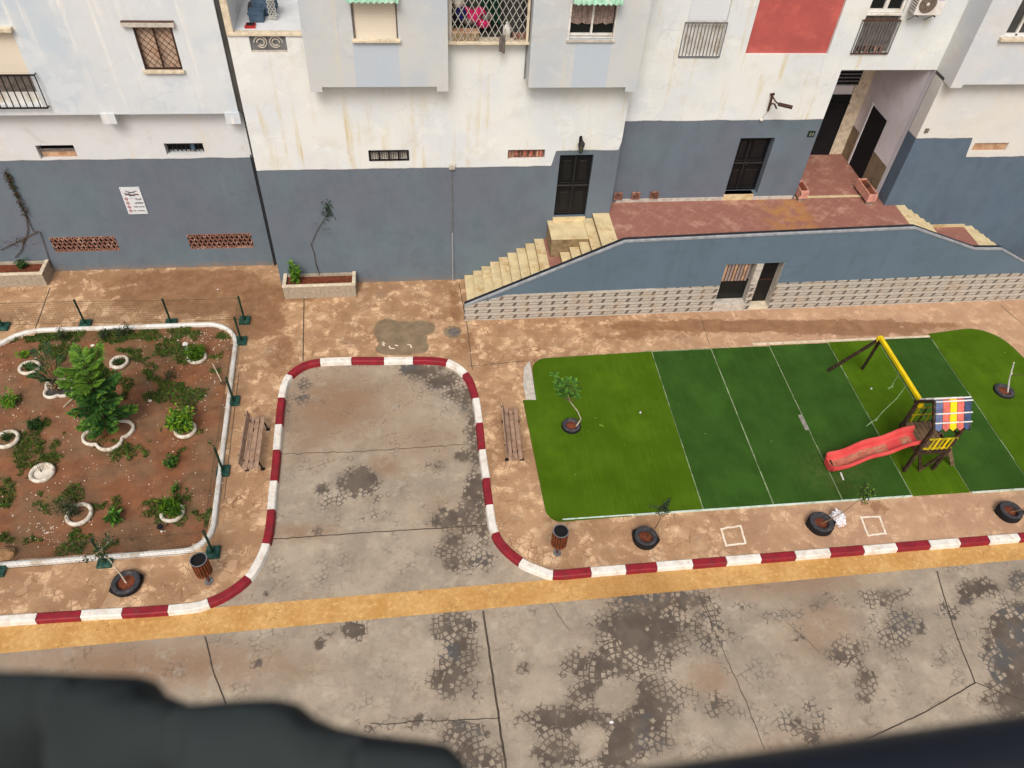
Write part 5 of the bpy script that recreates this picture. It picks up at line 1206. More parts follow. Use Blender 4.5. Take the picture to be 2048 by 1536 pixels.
# cycad: stump with dry leaf bases and a few dark fronds
t = thing('cycad', 'cycad with a stubby stump of cut leaf bases and a few dark arching fronds', 'plant', (cc.x, cc.y, 0)); mb = MB(); mb.lathe((cc.x, cc.y, 0), [(.12, 0), (.15, .12), (.13, .25), (.06, .32), (0, .33)], 'darktrunk', 12)
for k in range(46): a = random.uniform(0, 6.28); e = random.uniform(.2, 1.3); p = Vector((cc.x + .12 * math.cos(a), cc.y + .12 * math.sin(a), random.uniform(.12, .3))); d = Vector((math.cos(a) * math.cos(e), math.sin(a) * math.cos(e), math.sin(e))); mb.bar(p, p + d * .14, .03, .02, 'dry' if k % 3 else 'stick')
mb.build('stump', t); mb = MB()
for a, L, hh in ((2.3, .9, .75), (1.75, .8, .95), (2.75, .75, .5), (.9, .5, .7), (4.2, .35, .4), (3.3, .6, .4)):
    u = Vector((math.cos(a), math.sin(a), 0)); s_ = Vector((-u.y, u.x, 0)); pts = [Vector((cc.x, cc.y, .28)) + u * L * f + Vector((0, 0, hh * math.sin(f * 2.0) * .9)) for f in [i / 10 for i in range(11)]]; mb.tube(pts, .01, 'leafd', 4)
    for i in range(40):
        f = .25 + .75 * i / 39; q = f * 10; j = min(int(q), 9); p = pts[j].lerp(pts[j + 1], q - j)
        for s in (-1, 1): mb.leaf(p, s_ * s + u * .7 + Vector((0, 0, .25)), .17 * math.sin(f * 2.6 + .3), .025, 'leafd' if i % 3 else 'needle', fold=.02)
mb.build('fronds', t)
for lab, px, py, h, r, n, L, W, lf in [('yellow green young shrub at the left edge of the garden', 22, 812, .4, .22, 240, .1, .05, ['leafy', 'leafb']), ('dark green low plant left of the conifer foot', 70, 855, .2, .2, 170, .1, .06, ['leafd', 'leaf']), ('dark green seedling clump in the right of the garden', 345, 930, .3, .17, 200, .1, .05, ['leaf', 'leafb', 'leafd']),
    ('broad leaved green seedling between the two front white rings', 232, 1040, .3, .1, 60, .2, .09, ['leafb', 'leaf']), ('sprouting weeds above the front right white ring', 352, 985, .3, .12, 90, .08, .04, ['leafb', 'leaf']), ('low yellow green weeds left of the cycad ring', 50, 715, .25, .15, 120, .09, .04, ['leafb', 'leafy']),
    ('dark thorny weed between the conifer and the right fence', 345, 755, .2, .3, 130, .08, .025, ['leafd', 'leafg']), ('dark weed against the top edging of the garden', 250, 672, .3, .25, 160, .1, .025, ['leafd', 'leafg']), ('dark weeds at the top left edging', 128, 680, .4, .15, 120, .1, .025, ['leafd', 'leafg']), ('dark weed on the top edging between two fence posts', 208, 676, .3, .2, 120, .1, .025, ['leafd', 'leafg'])]:
    c = G(px, py); bush('weed_plant', lab, (c.x, c.y, 0), h, r, n, L, W, lf, stems=7)
# grass blades (uncountable)
mb = MB(); fnw = weed
N = 90000; rx = np.random.RandomState(3); XX = rx.uniform(-12.9, -5.35, N); YY = rx.uniform(10.25, 18.0, N); WW = fnw(XX, YY)
for x, y, w_ in zip(XX, YY, WW):
    nz = mnoise.noise(Vector((x * 1.6, y * 1.6, 3))) + .5 * mnoise.noise(Vector((x * 5, y * 5, 9)))
    if nz + w_ * .95 < .56 or not inside(bed_in, x, y): continue
    z = soilz(x, y); h = random.uniform(.04, .13)
    mb.leaf((x, y, z - .01), (random.gauss(0, .5), random.gauss(0, .5), 1), h, .022, random.choice(['grass', 'grass', 'leafg', 'leaf', 'leafb']), up=(random.gauss(0, 1), random.gauss(0, 1), 0))
tag(mb.build('grass'), 'patchy weedy grass growing in the red garden earth', 'grass', kind='stuff')
mb = MB()
for k in range(1300):
    x, y = random.uniform(-12.8, -5.5), random.uniform(10.4, 17.9); nz = mnoise.noise(Vector((x * .9, y * .9, 7)))
    if nz < random.uniform(-.5, .35): continue
    if k < 160: c = G(random.gauss(385, 40), random.gauss(676, 7)); x, y = c.x, c.y
    elif k < 260: c = G(random.gauss(90, 22), random.gauss(1060, 16)); x, y = c.x, c.y
    if not inside(bed_in, x, y): continue
    r = random.uniform(.006, .018) * (1.6 if random.random() < .08 else 1); mb.blob((x, y, soilz(x, y) + r * .3), r, 'pebble', 1, .25)
tag(mb.build('gravel'), 'scattered white pebbles on the garden earth', 'gravel', kind='stuff')
for lab, px, py, r, m in (('small white stone near the top of the garden', 186, 692, .055, 'pebble'), ('tan flat rock at the front left corner of the garden', 12, 1112, .2, 'stone'), ('white stone beside the right fence', 300, 802, .05, 'pebble')):
    c = G(px, py); mb = MB(); mb.blob((c.x, c.y, r * .35), r, m, 2, .12, (1.2, 1, .6)); tag(mb.build('stone'), lab, 'stone')
c = G(375, 700); mb = MB(); mb.tube([(c.x, c.y, 0), (c.x, c.y, .24)], .035, 'white', 12); mb.lathe((c.x, c.y, .24), [(.0, .04), (.07, .03), (.085, 0), (.035, -.02)], 'white', 16); tag(mb.build('vent_pipe'), 'white mushroom shaped vent pipe near the top right of the garden', 'pipe')
c = G(325, 1062); mb = MB(); mb.tube([(c.x, c.y, 0), (c.x, c.y, .2)], .02, 'black', 8); mb.lathe((c.x, c.y, .2), [(0, .05), (.06, .05), (.08, .0), (.03, -.04)], 'black', 14); mb.blob((c.x + .01, c.y - .05, .06), .035, 'pebble', 1, .1); tag(mb.build('garden_light'), 'small black garden spotlight beside the front right white ring', 'lamp')
a, b = G(428, 736), G(445, 768); mb = MB(); mb.bar((a.x, a.y, .18), (b.x, b.y, .04), .025, .025, 'stick'); mb.blob((b.x, b.y, .05), .08, 'darktrunk', 1, .2, (1, .6, .7)); tag(mb.build('hoe'), 'small hand hoe with wooden handle lying near the right edging', 'tool')
a, b = G(128, 816), G(147, 800); mb = MB(); mb.bar((a.x, a.y, .03), (b.x, b.y, .06), .03, .03, 'stick'); tag(mb.build('white_stake'), 'short white stake lying beside the cycad ring', 'stake')

# ---------------------------------------------------------------- mesh fence around the garden
fence = thing('mesh_fence', 'low green wire mesh fence on square green feet around the garden', 'fence', (-9, 14, 0))
posts = [(-120, 662), (8, 655), (172, 650), (343, 648), (490, 643), (483, 684), (468, 804), (447, 944), (427, 1107), (212, 1125), (-2, 1143), (-140, 1156)]
pg = [G(*p) for p in posts]
hpost = .98
for i, c in enumerate(pg):
    mb = MB(); mb.tube([(c.x, c.y, .07), (c.x, c.y, hpost)], .03, 'greenpost', 10); mb.lathe((c.x, c.y, hpost), [(.035, -.01), (.035, .02), (0, .035)], 'greenpost', 10); p = mb.build('post', fence)
    mb = MB(); mb.box(c.x - .16, c.x + .16, c.y - .16, c.y + .16, 0, .09, 'green'); mb.box(c.x - .06, c.x + .06, c.y - .06, c.y + .06, .09, .1, 'greenpost'); mb.build('foot', p, bevel=.012)
for a, b in zip(pg, pg[1:]):
    mb = MB(); L = (b - a).length
    for k in range(11): z = .1 + (hpost - .14) * k / 10; mb.bar((a.x, a.y, z), (b.x, b.y, z), .0026 if k % 10 else .007, .0026 if k % 10 else .007, 'net')
    n = int(L / .1)
    for k in range(1, n): p = a.lerp(b, k / n); mb.bar((p.x, p.y, .1), (p.x, p.y, hpost - .04), .0017, .0017, 'net')
    mb.build('mesh_panel', fence)

# ---------------------------------------------------------------- artificial turf
TY0, TY1 = 10.38, 16.16
def turf(lab, x0, x1, m, ylo, yhi, rad=None, pts=None, xs0=0, xs1=0):
    mb = MB()
    P_ = pts or [(x0, ylo), (x1 - .0, ylo), (x1, yhi), (x0, yhi)]
    P_ = fillet([Vector(p) for p in P_], rad or [0] * len(P_), 10)
    mb.prism([(p.x, p.y) for p in P_], .004, .034, m); o = mb.build('turf_strip'); tag(o, lab, 'artificial turf', 'strips of artificial turf on the playground'); return o
g = lambda px, py: tuple(G(px, py, .03)[:2])
turf('wide bright green turf strip at the left end with rounded corners and a young tree', 0, 0, 'turfA', 0, 0, [.4, 0, 0, .5, 0, 0], [g(1096, 1045), g(1406, 1019), g(1303, 703), g(1062, 718), g(1072, 800), g(1046, 800)])
xs = [6.95, 8.83, 10.72, 12.60, 14.30, 16.05]
def sx(pt, pb): return (G(*pt, .03).x + G(*pb, .03).x) / 2
xs = [sx((1303, 703), (1407, 1019)), sx((1420, 697), (1548, 1005)), sx((1537, 690), (1684, 997)), sx((1655, 683), (1823, 990)), sx((1757, 677), (1938, 986)), sx((1852, 665), (2048, 945))]
ye = lambda x: G(1303, 703, .03).y + (x - xs[0]) * .014
for i, (lab, m) in enumerate((('dark green turf strip next to the wide bright one', 'turfB'), ('dark green turf strip between two pale seams, left of the slide end', 'turfB'), ('dark green turf strip under the lower end of the red slide', 'turfB'), ('bright green turf strip under the swing legs and the tower', 'turfA'), ('dark green turf strip under the yellow swing beam and striped roof', 'turfB'))):
    x0, x1 = xs[i] + .018, xs[i + 1] - .018; turf(lab, x0, x1, m, TY0 - (.03 if m == 'turfA' else 0), ye(x0) - .02)
turf('bright green turf strip at the right end holding the tyre with a white stake', 0, 0, 'turfA', 0, 0, [0, 0, 1.1, 0], [(xs[5] + .018, TY0 - .05), (19.6, TY0 - .02), (18.45, 16.62), (xs[5] + .018, ye(xs[5]) + .12)])
mb = MB(); mb.box(xs[0] - .3, 16.2, TY0 + .02, ye(10), .002, .012, 'seam'); 
for i, x in enumerate(xs):
    a = 0
    while a < 5.7:
        L = random.uniform(.3, 1.3); mb.box(x - (.013 if i != 1 else .022) , x + .013, TY0 + a, min(TY0 + a + L, ye(x) - .03), .034, .037 + .001 * (i % 2), 'seam') if random.random() < (.8, .9, .9, .35, 0, .75)[i] else None; a += L + random.uniform(.02, .4)
struct(mb, 'turf_underlay')
mb = MB(); a, b = G(1125, 1043), G(1822, 990); mb.box(a.x, b.x, TY0 - .05, TY0 - .015, 0, .045, 'whiteedge'); c, d = G(1940, 982), G(2120, 968); mb.box(c.x, 19.5, TY0 - .07, TY0 - .035, 0, .045, 'whiteedge'); tag(mb.build('edge_strip'), 'pale edge strip along the near side of the turf', 'edging')
mb = MB(); q = [g(1060, 722), g(1048, 735), g(1046, 770), g(1052, 800), g(1072, 800)]; mb.prism([(x, y) for x, y in [q[3], q[4], q[0], q[1], q[2]]], .0, .05, 'lightconc'); tag(mb.build('concrete_edge'), 'exposed worn concrete slab edge beside the upper left turf corner', 'slab')
mb = MB(); mb.box(xs[2] - .5, xs[5], ye(14) - .0, ye(14) + .07, 0, .04, 'sill'); tag(mb.build('back_edging'), 'thin cream edging along the far side of the dark turf strips', 'edging')
mb = MB(); a, b = G(1600, 830, .04), G(1615, 860, .04); mb.bar(a, b, .12, .006, 'concrete'); tag(mb.build('worn_seam_patch'), 'torn pale patch on the seam between two dark turf strips', 'patch')
mb = MB(); a, b = G(1681, 945, .05), G(1687, 960, .05); mb.bar(a, b, .04, .02, 'white'); tag(mb.build('white_stick'), 'short white stick on the turf under the slide', 'stick')
mb = MB(); c = G(1197, 850, .04); mb.leaf(c, (1, -.6, .05), .16, .09, 'leafy', up=(0, 0, 1)); tag(mb.build('fallen_leaf'), 'fallen yellow green leaf on the bright turf beside the tree', 'leaf')
# ---------------------------------------------------------------- benches
b0 = thing('park_bench', 'weathered wooden bench with black iron legs beside the fenced garden', 'bench', (0, 0, 0), 'wooden benches facing the parking bay', local=True)
for x in (-.13, .0, .13): mb = MB(); mb.box(x - .052, x + .052, -.88, .88, .375, .41, 'benchwood'); mb.build('seat_plank', b0, bevel=.006)
for x, z in ((-.21, .5), (-.24, .61)):
    mb = MB(); mb.box(-.016, .016, -.88, .88, -.045, .045, 'benchwood', Matrix.Translation((x, 0, z)) @ Matrix.Rotation(-.3, 4, 'Y')); mb.build('back_plank', b0, bevel=.006)
for y in (-.6, .72):
    mb = MB(); mb.bar((-.2, y, .36), (.18, y, .36), .05, .03, 'black'); mb.tube([(.14, y, .36), (.18, y, .2), (.2, y, .02)], .022, 'black', 8); mb.tube([(-.14, y, .36), (-.17, y, .2), (-.18, y, .02)], .022, 'black', 8)
    mb.tube([(-.16, y, .36), (-.22, y, .5), (-.27, y, .66)], .018, 'black', 8); mb.box(.16, .26, y - .04, y + .04, 0, .02, 'black'); mb.box(-.24, -.14, y - .04, y + .04, 0, .02, 'black'); mb.build('leg', b0, smooth=False)
a, b = G(487, 838, .45), G(480, 937, .45); b0.location = (G(502, 930, .4).x, (G(500, 835, .4).y + G(500, 936, .4).y) / 2, 0)
c = (G(1020, 812, .4) + G(1035, 922, .4)) / 2
copy_thing(b0, (c.x - .02, c.y, 0), -.03, 'weathered wooden bench with black iron legs beside the bright green turf')
# ---------------------------------------------------------------- litter bins
c = G(418, 1163)
t0 = thing('litter_bin', 'brown slatted round litter bin on a post at the kerb curve below the garden', 'litter bin', (0, 0, 0), 'brown slatted litter bins', local=True)
mb = MB(); mb.lathe((0, 0, 0), [(0, .95), (.17, .95)], 'dark', 20); mb.lathe((0, 0, 0), [(.0, .47), (.155, .47), (.165, .98), (.15, .98), (.14, .5), (0, .5)], 'black', 24); mb.build('liner', t0)
mb = MB()
for k in range(18):
    a = k * 2 * math.pi / 18; mb.box(-.022, .022, -.009, .009, .45, .99, 'binwood', Matrix.Rotation(a, 4, 'Z') @ Matrix.Translation((0, .178, 0)))
mb.build('slat_shell', t0); mb = MB()
mb.lathe((0, 0, .99), [(.165, 0), (.188, 0), (.188, .01), (.165, .01)], 'grey', 24, closed=True); mb.build('hoop', t0)
mb = MB(); mb.tube([(0, 0, .02), (0, 0, .47)], .03, 'rust', 10); mb.lathe((0, 0, 0), [(0, .02), (.1, .02), (.1, 0)], 'grey', 16); mb.build('post', t0); t0.location = (c.x, c.y, 0)
c = G(1114, 1106); copy_thing(t0, (c.x, c.y, 0), .4, 'brown slatted round litter bin on a post below the bright green turf corner')
# ---------------------------------------------------------------- black tyre planters with saplings
def tyre(lab, px, py, R=.3, h=.2, ri=.185, grp='black tyre planters', turned=True, rot=0, soilm='redsoil'):
    c = G(px, py); t = thing('tyre_planter', lab, 'tyre planter', (c.x, c.y, 0), grp); mb = MB()
    prof = [(ri, .03), (ri - .005, h - .03), (ri + .02, h), (R - .05, h + .004), (R - .02, h - .015), (R, h - .05), (R + .004, .05), (R - .03, .0)]
    mb.lathe((c.x, c.y, 0), prof[:5], 'tyre', 36); mb.lathe((c.x, c.y, 0), prof[4:], 'tyredark', 36)
    if turned:
        for a in (rot, rot + 3.3): u = Vector((math.cos(a), math.sin(a), 0)); v = Vector((-u.y, u.x, 0)); p = Vector((c.x, c.y, 0)) + u * (R - .02); mb.add([p + v * .12 + Vector((0, 0, h - .05)), p - v * .12 + Vector((0, 0, h - .05)), p + u * .07 + Vector((0, 0, h - .03)), p + u * .06 + Vector((0, 0, .04)), p + v * .1, p - v * .1], [(0, 1, 2), (0, 2, 3, 4), (1, 5, 3, 2)], 'tyredark')
    mb.build('tyre', t, smooth=True); mb = MB(); mb.lathe((c.x, c.y, 0), [(0, h * .62), (ri * .5, h * .58), (ri + .003, h * .5)], soilm, 20); mb.build('soil', t); return c
def sapling(lab, c, tip, h, spread, n, leaf, L=.07, W=.03, bark='trunk', r=.012, crown_at=.6, drop=0):
    """tip: image position of the crown centre; h: its height above ground"""
    tp = G(tip[0], tip[1], h); t = thing('sapling', lab, 'young tree', (c.x, c.y, .1), 'young trees in tyre planters'); mb = MB(); base = Vector((c.x, c.y, .1)); pts = stem_pts(base, tp, .05, 8)
    mb.tube(pts, [r * (1.25 - .09 * i) for i in range(9)], bark, 6); tips = []
    for k in range(9):
        f = random.uniform(crown_at, 1) * 8; i = min(int(f), 7); p = pts[i].lerp(pts[i + 1], f - i); e = tp + Vector((random.gauss(0, spread), random.gauss(0, spread), random.gauss(0, spread * .8) - drop)); q = stem_pts(p, e, .03, 4); mb.tube(q, [r * .45, r * .4, r * .3, r * .25, r * .2], bark, 4); tips.append(q)
    mb.build('trunk', t, smooth=True); mb = MB()
    for k in range(n):
        q = random.choice(tips); i = random.choice((1, 2, 3, 3)); p = q[i].lerp(q[i + 1], random.random()) + Vector((random.gauss(0, spread * .25), random.gauss(0, spread * .25), random.gauss(0, spread * .25)))
        mb.leaf(p, (random.gauss(0, 1), random.gauss(0, 1), random.gauss(.1, .6)), L * random.uniform(.7, 1.2), W * random.uniform(.8, 1.2), random.choice(leaf))
    mb.build('crown', t); return t
c = tyre('black tyre planter on the pavement below the garden fence, left of the litter bin', 255, 1170, .33, .16, .2, turned=True, rot=.4)
sapling('thin leaning sapling with grey green leaves drooping over a green fence foot', c, (200, 1100), 1.15, .2, 260, ['leafg', 'leafd'], .07, .03, 'stick', .014, .7, .12)
c = tyre('black tyre planter between the litter bin and the left painted square', 1289, 1081, .3, .24, .18, rot=2.6)
sapling('dark leaved sapling overlapping the near edge of the bright turf', c, (1328, 1012), 1.0, .12, 300, ['leafg', 'leafd', 'leafd'], .065, .028, 'darktrunk', .011, .65)
c = tyre('black tyre planter beside the white plastic bag', 1638, 1053, .32, .24, .18, rot=2.9)
sapling('strongly leaning sapling rising from the tyre beside the white bag', c, (1733, 986), 1.1, .16, 420, ['leafd', 'leafg', 'leaf', 'leafy'], .07, .03, 'trunk', .013, .8)
c = tyre('black tyre planter at the right picture edge near the kerb', 2014, 1029, .3, .24, .18, rot=2.8)
sapling('leaning sapling reaching out of the right picture edge', c, (2110, 985), 1.1, .15, 200, ['leafd', 'leafg'], .07, .03, 'trunk', .012, .8)
c = tyre('small black tyre planter on the bright turf at the left end', 1142, 855, .27, .14, .155, turned=False)
tr = Vector((c.x + .14, c.y - .02, 0)); t = thing('sapling', 'young tree with large bright green leaves growing on the bright turf', 'young tree', (tr.x, tr.y, .05), 'young trees in tyre planters'); mb = MB()
yy = tr.y + .02
P_ = [Vector((tr.x, tr.y, .06)), Vector((tr.x + .03, yy, .3)), G(1160, 830, .52), G(1150, 815, .8), G(1141, 805, 1.0)]
dz = [0, 0]; P_ = [P_[0]] + [F(px, py, yy) for px, py in ((1162, 838), (1155, 822), (1147, 812), (1140, 803), (1134, 785))]
mb.tube(P_, [.02, .018, .017, .016, .014, .01], 'stick', 8); tops = []
for px, py in ((1118, 782), (1112, 768), (1108, 750), (1122, 762), (1132, 768), (1140, 760), (1150, 765), (1152, 778), (1147, 790), (1130, 780), (1125, 790), (1118, 772), (1138, 785), (1154, 792)):
    e = F(px, py, yy + random.uniform(-.25, .25)); mb.tube(stem_pts(P_[random.choice((4, 5))], e, .03, 4), [.009, .008, .006, .005, .004], 'trunk', 5); tops.append(e)
mb.build('trunk', t, smooth=True); mb = MB()
for e in tops:
    for k in range(8): a = k * .785 + random.random(); mb.leaf(e, (math.cos(a), math.sin(a), random.uniform(-.15, .4)), random.uniform(.13, .2), .075, random.choice(['leafb', 'leafb', 'leaf']), up=(0, 0, 1), fold=.08)
mb.build('crown', t)
c = tyre('black tyre planter lying on the bright turf at the right end with a white stake', 2006, 785, .3, .12, .17, turned=False)
t = thing('plant_stake', 'leaning white painted stake standing in the tyre at the right end of the turf', 'stake', (c.x + .1, c.y, .05)); mb = MB(); yy = c.y
mb.tube([Vector((c.x + .1, yy - .05, .04)), F(2019, 757, yy), F(2028, 725, yy)], [.022, .02, .016], 'white', 8); mb.build('stake', t); mb = MB(); mb.tube([F(2022, 752, yy), F(2030, 750, yy), F(2048, 750, yy - .1), F(2070, 752, yy - .3)], .012, 'darktrunk', 6); mb.blob(F(2023, 747, yy), .035, 'lightconc', 1, .2); mb.build('tied_branch', t)
# scraps of litter
for lab, px, py, z, s in (('small white scrap on the dark stain in the road', 1219, 1446, RZ, .07), ('tiny white scrap on the damp pavement behind the fence', 434, 579, 0, .05), ('white crumb on the damp pavement above the dark turf strips', 1668, 672, 0, .05), ('small white scrap on the bright turf right of the tree', 1279, 826, .034, .05), ('white scrap on the bright turf strip behind the slide', 1741, 778, .034, .05), ('pale scrap at the kerb edge beside the fenced garden', 441, 967, 0, .06)):
    c = G(px, py, z); mb = MB(); mb.leaf((c.x, c.y, z + .012), (1, random.gauss(0, .5), .05), s * 1.4, s, 'bag', up=(0, 0, 1)); mb.box(c.x, c.x + s, c.y - s * .3, c.y + s * .4, z, z + .012, 'bag'); tag(mb.build('paper_scrap'), lab, 'litter', 'scraps of white litter')
# plastic bag
c = G(1673, 1042); mb = MB(); bm = bmesh.new(); bmesh.ops.create_icosphere(bm, subdivisions=4, radius=1)
vs = []
for v in bm.verts:
    p = v.co.copy(); n_ = mnoise.noise(p * 2.2) * .35 + mnoise.noise(p * 5.5) * .16; p *= 1 + n_; p = Vector((p.x * .17, p.y * .22, p.z * .15 + .12))
    if p.z < .01: p.z = .01
    vs.append(p + Vector((c.x, c.y, 0)))
mb.add(vs, [tuple(v.index for v in f.verts) for f in bm.faces], 'bag'); bm.free(); mb.leaf((c.x - .02, c.y + .1, .2), (-.2, .6, .5), .16, .1, 'bag')
tag(mb.build('plastic_bag', off=(c.x, c.y, 0), smooth=False), 'crumpled white plastic bag leaning against a black tyre planter', 'bag')

# ---------------------------------------------------------------- playground tower with slide and swing beam
t = thing('play_set', 'wooden play tower with striped roof, red wavy slide and yellow swing beam on the turf', 'playground set', (13.2, 11.6, 0))
tx0, tx1, ty0, ty1 = 12.78, 13.62, 11.14, 12.03; ZB, PZ = 1.86, 1.0; gz = .034
for x, y, h in ((tx0, ty1, ZB), (tx0, ty0, 1.82), (tx1, ty0, 1.82), (tx1, ty1, 1.86)): mb = MB(); mb.bar((x, y, gz), (x, y, h), .085, .085, 'timber'); mb.build('corner_post', t, bevel=.006)
mb = MB()
for k in range(6): a = tx0 + .04 + (tx1 - tx0 - .08) * k / 6; mb.box(a, a + (tx1 - tx0 - .1) / 6 - .01, ty0 - .02, ty1 + .02, PZ - .03, PZ, 'timberlight')
mb.build('platform', t); mb = MB()
for y in (ty0 - .045, ty1 + .045): mb.bar((tx0 - .05, y, PZ - .09), (tx1 + .05, y, PZ - .09), .04, .12, 'timber')
for x in (tx0 - .05, tx1 + .05): mb.bar((x, ty0, PZ - .09), (x, ty1, PZ - .09), .04, .12, 'timber')
mb.build('platform_frame', t)
# roof: ridge along x
rz, ry = 2.42, (ty0 + ty1) / 2; ex0, ex1 = tx0 - .0, tx1 + .14; ez = 1.82; eyf, eyb = ty0 - .08, ty1 + .08
cols = ['blue', 'orange', 'yellow', 'orange', 'navy']; wdt = (ex1 - ex0) / 5
for side, ey in (('f', eyf), ('b', eyb)):
    d = Vector((0, ey - ry, ez - rz)); d_ = d.normalized(); L = d.length
    for k, cm in enumerate(cols):
        mb = MB(); xa_, xb_ = ex0 + wdt * k + .008, ex0 + wdt * (k + 1) - .008; n_ = Vector((0, -d_.z, d_.y)) * (.02 if side == 'b' else -.02)
        o_ = Vector((0, ry, rz)); pts = [o_ + Vector((xa_, 0, 0)), o_ + Vector((xb_, 0, 0)), o_ + Vector((xb_, 0, 0)) + d_ * (L - .07), o_ + Vector(((xa_ + xb_) / 2, 0, 0)) + d_ * L, o_ + Vector((xa_, 0, 0)) + d_ * (L - .07)]
        vs = pts + [p + n_ for p in pts]; mb.add(vs, [(0, 1, 2, 3, 4), (9, 8, 7, 6, 5)] + [(i, i + 5, (i + 1) % 5 + 5, (i + 1) % 5) for i in range(5)], cm); mb.build('roof_board', t)
    mb = MB()
    for f in (.03, .42, .72): p = Vector((0, ry, rz)) + d_ * L * f; s = -1 if side == 'f' else 1; mb.tube([(ex0 - (.02 if f > .1 else .02), p.y + s * .035, p.z + .03), (ex1 + .01, p.y + s * .035, p.z + .03)], .019, 'white', 6)
    mb.build('roof_rail', t)
    for x in (ex0 - .03, ex1 - .04): mb = MB(); mb.bar((x, ry, rz - .03), (x, ey, ez - .02), .04, .07, 'timber'); mb.build('rafter', t)
# railings
mb = MB()
for z in (1.3, 1.58): mb.bar((tx0, ty1 + .03, z), (tx1, ty1 + .03, z), .03, .03, 'yellowdk')
for k in range(3): x = tx0 + .2 + k * .22; mb.bar((x, ty1 + .03, PZ), (x, ty1 + .03, 1.6), .04, .02, 'browniron' if k == 1 else 'yellowdk')
mb.build('back_railing', t); mb = MB()
for z in (1.08, 1.46): mb.bar((tx0 + .05, ty0 - .05, z), (tx1, ty0 - .05, z), .035, .035, 'yellowdk')
for k in range(5): x = tx0 + .16 + k * .13; mb.box(x, x + .055, ty0 - .075, ty0 - .055, 1.04, 1.5, 'yellow' if k % 2 else 'yellowdk')
mb.box(tx1 - .14, tx1 - .04, ty0 - .07, ty0 - .05, 1.04, 1.48, 'browniron'); mb.build('front_railing', t)
mb = MB(); mb.bar((tx1, ty0, 1.5), (tx1, ty1, 1.5), .03, .05, 'timber'); mb.build('side_rail', t)
# A braces under the platform and ladder
for a, b in (((tx1 + .02, ty0, .8), (tx1 - .35, ty0 + .02, gz)), ((tx0 + .12, ty0, .8), (tx1 - .38, ty0 - .02, gz)), ((tx0, ty1, .8), (tx0 + .4, ty1, gz))): mb = MB(); mb.bar(a, b, .05, .07, 'timber'); mb.build('brace', t)
for y in (ty0 + .05, ty0 + .5): mb = MB(); mb.bar((tx1 + .03, y, PZ), (14.26, y + .05, gz), .04, .1, 'timberlight'); mb.build('ladder_side', t)
for k in range(4): f = (k + .7) / 4.6; x = tx1 + .03 + (14.26 - tx1) * f; z = PZ * (1 - f); mb = MB(); mb.bar((x, ty0 + .05, z), (x, ty0 + .5, z), .08, .025, 'timberlight'); mb.build('ladder_rung', t)
# slide (bed and two raised lips in one shell)
xs_t, xe = tx0 + .06, 10.62
yc0, yc1 = (ty0 + .1 + ty0 + .55) / 2 + .02, 11.40
mb = MB(); n = 44; W = .44; vs = []; prof = [(-.29, .14), (-.275, .2), (-.235, .205), (-.205, .14), (-.18, .01), (-.12, -.01), (.12, -.01), (.18, .01), (.205, .14), (.235, .205), (.275, .2), (.29, .14), (.28, .08), (.2, -.05), (-.2, -.05), (-.28, .08)]
bed = MB(); bv = []
def slz(f):
    s_ = f * f * (3 - 2 * f); return .17 + (PZ - .13) * (.35 * (1 - f) + .65 * (1 - s_)) + .06 * math.sin(f * 2 * math.pi * 2 + .5) * math.sin(f * math.pi)
for i in range(n + 1):
    f = i / n; x = xs_t + (xe - xs_t) * f; y = yc0 + (yc1 - yc0) * f; z = slz(f); endc = 1 if f < .96 else math.sqrt(max(.15, 1 - ((f - .96) / .04) ** 2 * .7))
    for a, b in prof: vs.append((x, y + a * endc, z + (b if f < .97 else max(b, .06 + .06 * (f - .97) / .03) if abs(a) < .15 else b)))
    if .06 < f < .97: bv.append(((x, y - .11 - .01 * math.sin(i), z - .002), (x, y + .11 + .012 * math.sin(i * 1.7), z - .002)))
k_ = len(prof); fs = []
for i in range(n):
    for j in range(k_): fs.append((i * k_ + j, i * k_ + (j + 1) % k_, (i + 1) * k_ + (j + 1) % k_, (i + 1) * k_ + j))
fs.append(tuple(range(n * k_, (n + 1) * k_))); mb.add(vs, fs, 'slide'); sl_ = mb.build('slide', t, smooth=False)
for lo_, hi_ in ((0, 5), (11, 99)):
    bed = MB()
    for a, b in list(zip(bv, bv[1:]))[lo_:hi_]: bed.quad(a[0], a[1], b[1], b[0], 'slidedirt')
    bed.build('worn_bed', sl_)
mb = MB(); mb = MB(); mb.box(10.75, 10.8, 11.25, 11.55, gz, .2, 'timber'); mb.build('slide_foot', sl_)
